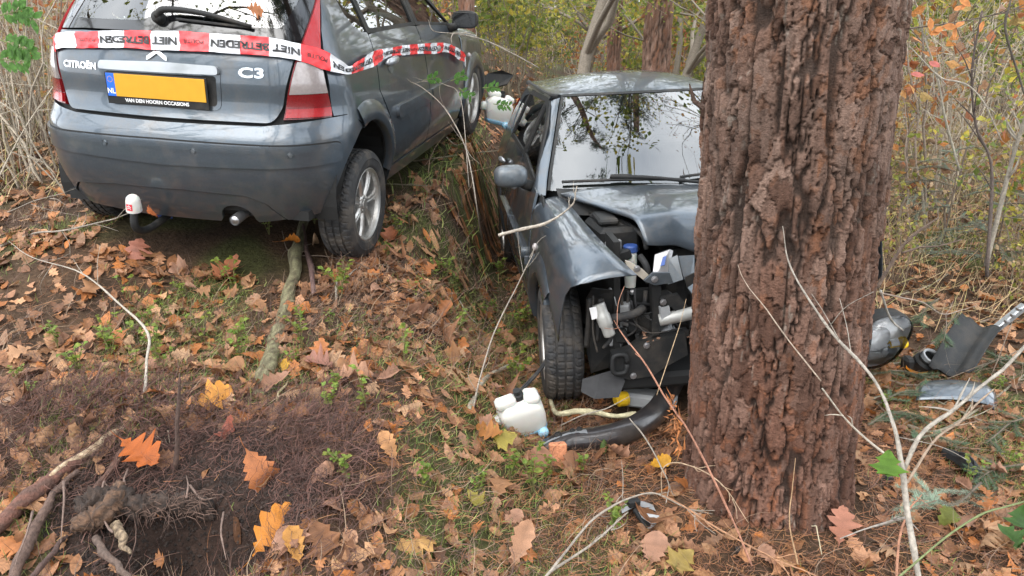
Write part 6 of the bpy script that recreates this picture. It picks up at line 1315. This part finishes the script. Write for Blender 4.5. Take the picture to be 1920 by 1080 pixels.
# ---------------------------------------------------------------- woodland
def diamonds(P,size,pal,rg,fold=.25):
    n=len(P); d=rg.normal(0,1,(n,3)); d/=np.linalg.norm(d,axis=1)[:,None]; s=np.cross(d,rg.normal(0,1,(n,3))); s/=np.linalg.norm(s,axis=1)[:,None]+1e-9; u=np.cross(d,s); L_=rg.uniform(size[0],size[1],(n,1))
    a=P; b=P+d*L_*.45+s*L_*.32+u*L_*fold*.5; c=P+d*L_; e=P+d*L_*.45-s*L_*.32+u*L_*fold*.5
    V=np.stack([a,b,c,e],1).reshape(-1,3); i=np.arange(n)*4; F=np.concatenate([np.stack([i,i+1,i+2],1),np.stack([i,i+2,i+3],1)]); col=np.repeat(np.array(pal)[rg.integers(0,len(pal),n)]*rg.uniform(.65,1.35,(n,1)),4,0)
    return V,F,col
def shrub(seed,h,stems,leaves,pal,lsize,color,spread=.45,r0=.012,sub=7):
    rg=np.random.default_rng(seed); mb=MB(); tips=[]
    for s in range(stems):
        a=rg.uniform(0,6.28); ln=rg.uniform(.1,spread); b=rg.normal(0,.12,2); H=h*rg.uniform(.6,1.05); P=[np.array((b[0],b[1],-.1)),np.array((b[0]+math.cos(a)*ln*H*.3,b[1]+math.sin(a)*ln*H*.3,H*.4)),np.array((b[0]+math.cos(a)*ln*H*.6,b[1]+math.sin(a)*ln*H*.6,H*.75)),np.array((b[0]+math.cos(a)*ln*H*1.1,b[1]+math.sin(a)*ln*H*1.1,H))]; Q=spline(np.array(P),14)+rg.normal(0,.015*h/2,(14,3)); r=r0*rg.uniform(.5,1.2); c=np.array(color)*rg.uniform(.7,1.3); mb.tube(Q,np.linspace(r,r*.18,14),4,False,c=c)
        for k in range(sub):
            i=rg.integers(3,13); d=Q[i]-Q[i-1]; d/=np.linalg.norm(d)+1e-9; d=d+rg.normal(0,.75,3); d/=np.linalg.norm(d); L_=h*rg.uniform(.08,.32); B=np.array([Q[i],Q[i]+d*L_*.5+rg.normal(0,.04,3)*L_,Q[i]+d*L_+np.array((0,0,.1*L_))]); mb.tube(B,[r*.4,r*.28,r*.1],3,False,c=c); tips+= [B[0]+(B[2]-B[0])*t for t in rg.uniform(.25,1,6)]
        tips+=[Q[i] for i in range(6,14)]
    tips=np.array(tips); P=tips[rg.integers(0,len(tips),leaves)]+rg.normal(0,.05*h/2,(leaves,3)); P=P[P[:,2]>.05]; V,F,c=diamonds(P,lsize,pal,rg)
    return mesh('stems',np.concatenate(mb.V),mb.F,MATS['wood'],True,np.concatenate(mb.C)),mesh('foliage',V,F,MATS['green_leaf'],False,c)
YG_=[(.46,.42,.09),(.27,.30,.06),(.36,.34,.07),(.17,.23,.05),(.46,.37,.06),(.22,.27,.07),(.14,.18,.045)]; OR_=[(.45,.19,.06),(.38,.15,.07),(.50,.27,.10),(.34,.20,.12),(.42,.30,.12)]; BR_=[(.38,.26,.16),(.46,.33,.20),(.30,.20,.12),(.42,.34,.15),(.30,.28,.10)]
TW=(.42,.36,.28)
SH=dict(bare=[shrub(600+k,2.3,11,90,BR_,(.04,.08),TW,.55,.010,8) for k in range(3)],
        green=[shrub(620+k,2.9,9,1000,YG_,(.05,.14),(.20,.17,.12),.5,.013,12) for k in range(4)],
        rust=[shrub(640+k,2.2,6,320,OR_,(.06,.12),(.24,.19,.15),.5,.011,9) for k in range(3)],
        low=[shrub(660+k,.9,12,420,BR_+YG_[:2],(.03,.07),(.26,.19,.13),.8,.005,8) for k in range(3)])
SL=dict(bare=('bare_shrub','leafless thin-stemmed shrub in the tangled undergrowth','shrub','bare undergrowth shrubs'),green=('leafy_shrub','yellow-green leafy shrub in the woodland behind the cars','shrub','leafy woodland shrubs'),rust=('rust_leaved_shrub','young shrub with rust-orange autumn leaves in the woodland','shrub','rust-leaved shrubs'),low=('low_brush','low dry brush clump on the woodland floor','brush','low brush clumps'))
def put_shrub(kind,x,y,s,rz,k):
    st,fo=SH[kind][k%len(SH[kind])]; nm,lab,cat,grp=SL[kind]; e=empty(nm,(x,y,float(ground(x,y))-.02),(0,0,rz)); e.scale=(s,s,s*1.0); obj('stems',st,e); obj('foliage',fo,e); props(e,lab.rsplit(' in the ',1)[0].rsplit(' on the ',1)[0]+(' at the left edge behind the taped car' if x<-.3*y else ' in the woodland behind the two cars' if x<.3*y else ' on the right beyond the thick trunk'),cat,grp)
rg=np.random.default_rng(77); cnt=0
def clear(x,y,m): return not(in_car(np.array(x),np.array(y),LPOSE,m) or in_car(np.array(x),np.array(y),RPOSE,m))
# bare thicket on the left, behind the taped car
for k in range(34):
    y=rg.uniform(5.2,13); x=rg.uniform(-.70*y-1.0,-.56*y+.4) if k<20 else rg.uniform(-.75*y,-.15*y)
    if clear(x,y,.5): put_shrub(['bare','bare','low','bare','rust'][k%5],x,y,rg.uniform(.7,1.2),rg.uniform(0,6),k)
# leafy belt behind both cars
for k in range(64):
    y=rg.uniform(9.5,22); x=rg.uniform(-.30*y,.28*y)
    u=960+FPX*x/(y*1.0); 
    if clear(x,y,.8) and k<50 and not(y<14 and (1165<u<1262 or 855<u<905)) and not(y<9.5 and 1000<u<1300): put_shrub(['green','bare','green','green','rust','low'][k%6],x,y,rg.uniform(.6,1.1),rg.uniform(0,6),k)
# right: thin stems, rust leaves, low brush
for k in range(62):
    y=rg.uniform(4.8,17); x=rg.uniform(.36*y+.55,.72*y+.6)
    if clear(x,y,.5) : put_shrub(['bare','low','rust','bare','low','bare','low','green'][k%8],x,y,rg.uniform(.6,1.15)*(1 if y>7 else .8),rg.uniform(0,6),k)
for k in range(40):
    y=rg.uniform(12,30); x=rg.uniform(-.8*y,.8*y); put_shrub(['green','bare','rust','green'][k%4],x,y,rg.uniform(1.0,1.7),rg.uniform(0,6),k)
# stems traced near the right edge and left edge
T('slender dark stem rising at the right edge among pale twigs',[(1850,520,4.2),(1860,330,4.3),(1832,240,4.3),(1822,150,4.3),(1840,20,4.3)],[.014,.012,.009,.008,.007],(.12,.09,.075),'stem',seed=70,name='sapling',side=8)
T('slender grey stem leaning beside the right edge',[(1848,500,4.4),(1890,330,4.5),(1925,210,4.5)],[.022,.018,.015],(.27,.235,.185),'stem',seed=71,name='sapling',side=5)
T('thin pale stem right of the trunk in the thicket',[(1800,320,4.6),(1770,210,4.6),(1758,140,4.6),(1735,70,4.6),(1720,30,4.6)],[.010,.009,.008,.006,.003],(.40,.36,.28),'stem',seed=72,name='sapling',side=8)
T('arching pale twig from the trunk edge across the right thicket',[(1705,85,3.9),(1760,145,3.9),(1820,165,3.9),(1880,260,3.9)],[.004,.006,.006,.004],(.42,.37,.30),seed=73,side=6)
T('curved dark twig over the right edge',[(1895,0,3.9),(1885,60,3.9),(1915,150,3.9),(1935,200,3.9)],[.008,.008,.007,.006],(.12,.10,.08),seed=74,side=4)
T('long thin twig with orange leaves at the top right',[(1705,55,4.0),(1800,40,4.0),(1930,10,4.0)],[.006,.005,.004],(.16,.12,.09),seed=75,side=8)
T('fallen brown log right of the trunk',[(1690,258,8.5),(1740,264,8.5),(1785,268,8.5)],[.035,.035,.03],(.30,.20,.13),'log',seed=76,name='log')
lv=[]; 
for k,(px,py) in enumerate([(1745,45),(1760,55),(1780,50),(1800,45),(1755,60),(1790,62),(1800,15),(1810,5),(1720,75),(1840,50),(1720,140),(1752,120)]): put_leaf(px,py,26,'oval',(.62,.24,.07) if k<10 else (.55,.16,.13),rg.uniform(0,6),'orange leaf hanging on a twig at the top right',(rg.uniform(.4,1.4),rg.uniform(-.5,.5)),0,Y=3.98,seed=600+k%4,curl=.5)['group']='orange leaves hanging at the top right'
for k,(pts,r,lab) in enumerate([
 ([(118,430,5.6),(108,330,5.6),(70,200,5.6),(35,70,5.7),(20,-20,5.7)],.012,'pale slanting sapling stem left of the bumper'),
 ([(52,300,6.2),(48,150,6.2),(50,-20,6.2)],.012,'straight pale sapling stem at the upper left'),
 ([(-20,180,5.0),(30,215,5.0),(75,290,5.0),(130,370,5.0)],.010,'grey stem slanting down towards the bumper corner'),
 ([(-20,90,5.2),(15,180,5.2),(40,270,5.2),(105,345,5.2)],.009,'thin grey stem leaning at the left edge'),
 ([(95,130,5.4),(62,95,5.4),(0,10,5.4)],.006,'thin twig across the upper left corner'),
 ([(120,60,5.4),(60,30,5.4),(30,10,5.4)],.006,'second thin twig across the upper left corner'),
 ([(-20,370,4.7),(40,250,5.0),(100,160,5.2)],.008,'grey twig crossing at the left edge')]):
    T(lab,pts,[r,r*.9,r*.8,r*.7][:max(2,len(pts))],(.36,.31,.24),'stem',seed=80+k,side=5,name='sapling')
# ferny compound leaves hanging in the upper left corner
def compound(label,px,py,Y,ang,L_,seed):
    o=atY(px,py,Y); mb=MB(); d=np.array((math.cos(ang),-.15,math.sin(ang))); stick('',[o,o+d*L_*.5,o+d*L_],[.003,.002,.001],(.16,.2,.06),mb=mb,n=5,seed=seed,wob=.001); e=mb.build('compound_leaf',MATS['wood'],None,col=True); T_,F_=leaf_template('oval'); s=np.cross(d,(0,1,0)); s/=np.linalg.norm(s); rg_=np.random.default_rng(seed); VV=[];FF=[];off=0
    for k in range(7):
        for sg in (-1,1):
            b=o+d*L_*(.2+.11*k); dd=s*sg*.85+d*.5; dd/=np.linalg.norm(dd); n_=np.cross(dd,d); n_/=np.linalg.norm(n_); w=np.cross(n_,dd); V=(T_+np.array((.5,0,0)))*L_*.36; VV.append(b+V[:,:1]*dd+V[:,1:2]*w*.8+rg_.normal(0,.004,3)); FF.append(F_+off); off+=len(T_)
    c=np.tile(np.array((.10,.22,.05)),(off,1))*rg_.uniform(.7,1.3,(off,1)); obj('leaflets',mesh('leaflets',np.concatenate(VV),np.concatenate(FF),MATS['green_leaf'],True,c),e); props(e,label,'leaf','green compound leaves')
for k,(px,py,a) in enumerate([(-5,30,.2),(0,75,-.3),(15,10,-.5),(25,60,-1.0),(-10,110,-.1)]): compound(['topmost green feathered leaf in the upper left corner','green feathered leaf at the left edge, second from top','green feathered leaf hanging down in the upper left corner','drooping green feathered leaf left of the tape end','lowest green feathered leaf at the left edge'][k],px,py,3.4,a,.14,k)
for k,(px,py,a) in enumerate([(795,150,.2),(845,152,.4),(860,165,-.6),(905,165,.1),(925,195,-.1)]): compound(['green leaflet spray over the moulding of the taped car','green leaflet spray over the front door edge','green leaflet spray hanging by the front door','green leaflet spray by the far front wheel','green leaflet spray beside the far washer bottle'][k],px,py,4.95,a,.10,20+k)
# ---------------------------------------------------------------- trees
zt=np.concatenate([np.linspace(-.2,3.5,110),np.linspace(3.6,13,40)])
PT_=[bark_trunk('trunk',.20,zt,72,(0,0),.05,20+k,1.2,False,bright=1.7) for k in range(2)]
PC=[]
for k in range(2):
    vb,V,F,c=needle_crown(1500,(6.0,13.0),2.6,40+k,-.4,0,24); PC.append((mesh('limbs',np.concatenate(vb.V),vb.F,MATS['wood'],True,np.concatenate(vb.C)),mesh('crown',V,F,MATS['needle'],False,c)))
def broadleaf(seed,h,leaves,pal,color,r0=.09):
    rg=np.random.default_rng(seed); mb=MB(); tips=[]
    def grow(p,d,L_,r,dep):
        Q=[p]; 
        for s in range(4): d=d+rg.normal(0,.13,3)+np.array((0,0,.05)); d=d/np.linalg.norm(d); Q.append(Q[-1]+d*L_/4)
        Q=np.array(Q); mb.tube(Q,np.linspace(r,r*.6,5),6 if dep<2 else (4 if dep<3 else 3),False,c=np.array(color)*rg.uniform(.8,1.2))
        if dep>=2: tips.extend(Q[1:])
        if dep<4:
            for k in range(rg.integers(2,4) if dep>0 else 5):
                i=rg.integers(2,5); dd=d+rg.normal(0,.75,3)*np.array((1,1,.6)); dd/=np.linalg.norm(dd); grow(Q[i],dd,L_*rg.uniform(.5,.75),r*rg.uniform(.4,.6),dep+1)
            if dep>0: grow(Q[-1],d+rg.normal(0,.3,3),L_*.7,r*.6,dep+1)
    grow(np.array((0,0,-.2)),np.array((0,0,1.)),h*.5,r0,0)
    tips=np.array(tips); P=tips[rg.integers(0,len(tips),leaves)]+rg.normal(0,.14,(leaves,3)); V,F,c=diamonds(P,(.06,.11),pal,rg)
    return mesh('trunk',np.concatenate(mb.V),mb.F,MATS['wood'],True,np.concatenate(mb.C)),mesh('crown',V,F,MATS['green_leaf'],False,c)
BL=[broadleaf(700+k,h,n,pal,(.22,.185,.145),r) for k,(h,n,pal,r) in enumerate([(8,2600,YG_,.10),(9,1200,OR_+YG_[:2],.11),(7,3200,YG_,.08),(6,700,YG_+OR_[:1],.07)])]
def put_pine(x,y,s,k,lab,grp='pines in the background'):
    e=empty('pine_tree',(x,y,float(ground(x,y))),(0,0,k*1.7)); e.scale=(s,s,1); obj('trunk',PT_[k%2],e); l,c=PC[k%2]; obj('limbs',l,e); obj('crown',c,e); props(e,lab,'tree',grp); return e
def put_broad(x,y,s,k,lab,grp='broadleaf trees in the background'):
    e=empty('broadleaf_tree',(x,y,float(ground(x,y))),(0,0,k*2.1)); e.scale=(s,s,s); t,c=BL[k%4]; obj('trunk',t,e); obj('crown',c,e); props(e,lab,'tree',grp); return e
def px2(px,Y): return (px-960)/FPX*Y*1.03
put_pine(px2(1213,10.6),10.6,.85,0,'straight purple-brown pine trunk rising behind the roof of the crashed car')
put_pine(px2(1138,12.5),12.5,.5,1,'thinner pine trunk just left of the one behind the roof')
put_pine(px2(882,9.5),9.5,.45,1,'dark trunk rising behind the mirror of the taped car')
put_broad(.66,8.3,1.0,2,'small grey forked tree behind the roof of the crashed car')
put_broad(px2(1240,11.5),11.5,.55,0,'thin pale forked tree right of the pine behind the roof')
put_broad(px2(1270,15),15,.7,2,'slender tree between the roof and the thick trunk')
rg=np.random.default_rng(31)
for k in range(26):
    y=rg.uniform(17,42); x=rg.uniform(-.75*y,.75*y); put_pine(x,y,rg.uniform(.6,1.25),k,'distant pine trunk among the woodland trees')
for k in range(20):
    y=rg.uniform(14,34); x=rg.uniform(-.75*y,.75*y); put_broad(x,y,rg.uniform(.7,1.2),k,'distant leafy tree among the woodland trees')
# trees standing round the camera: seen only mirrored in glass and paint
for k,(x,y,s) in enumerate([(3.4,7.6,.85),(2.0,9.6,.8),(-3.6,9.0,.9),(-4.6,2.4,.8),(4.8,1.2,.85),(-2.2,-4.5,.95),(2.6,-5.5,1.0),(0.3,-9,1.0),(-6,-3,1.0),(6,-2,.9)]): put_broad(x,y,s,k+1,'tree standing around the clearing, mirrored in the car glass','trees around the clearing')
for k,(x,y) in enumerate([(-1.2,-3.2),(3.0,-3.0),(-4.5,-7),(5.5,-7.5),(-7,5.5),(7.5,6)]): put_pine(x,y,.9,k,'pine standing around the clearing, mirrored in the car glass','trees around the clearing')
# far wood: one mass of stems and leaves closing the view
rgf=np.random.default_rng(8); n=11000; Y=rgf.uniform(34,62,n); X=rgf.uniform(-.8,.8,n)*Y; Zf=rgf.gamma(2.0,.9,n)+.1; 
V,F,c=diamonds(np.stack([X,Y,Zf+.4],1),(.5,1.0),[(.16,.17,.06),(.22,.21,.08),(.12,.13,.05),(.25,.18,.09)],rgf); mb=MB()
for k in range(160):
    y=rgf.uniform(32,60); x=rgf.uniform(-.8,.8)*y; r=rgf.uniform(.05,.2); mb.tube([(x,y,-.3),(x+rgf.normal(0,.2),y,5),(x+rgf.normal(0,.4),y,11)],[r,r*.8,r*.4],5,False,c=np.array((.16,.12,.10))*rgf.uniform(.6,1.3))
props(obj('far_wood',mesh('far_wood',V,F,MATS['green_leaf'],False,c)),'hazy mass of far woodland foliage','woodland',kind='stuff')
props(mb.build('far_trunks',MATS['wood'],None,smooth=True,col=True),'mass of far tree trunks','woodland',kind='stuff')
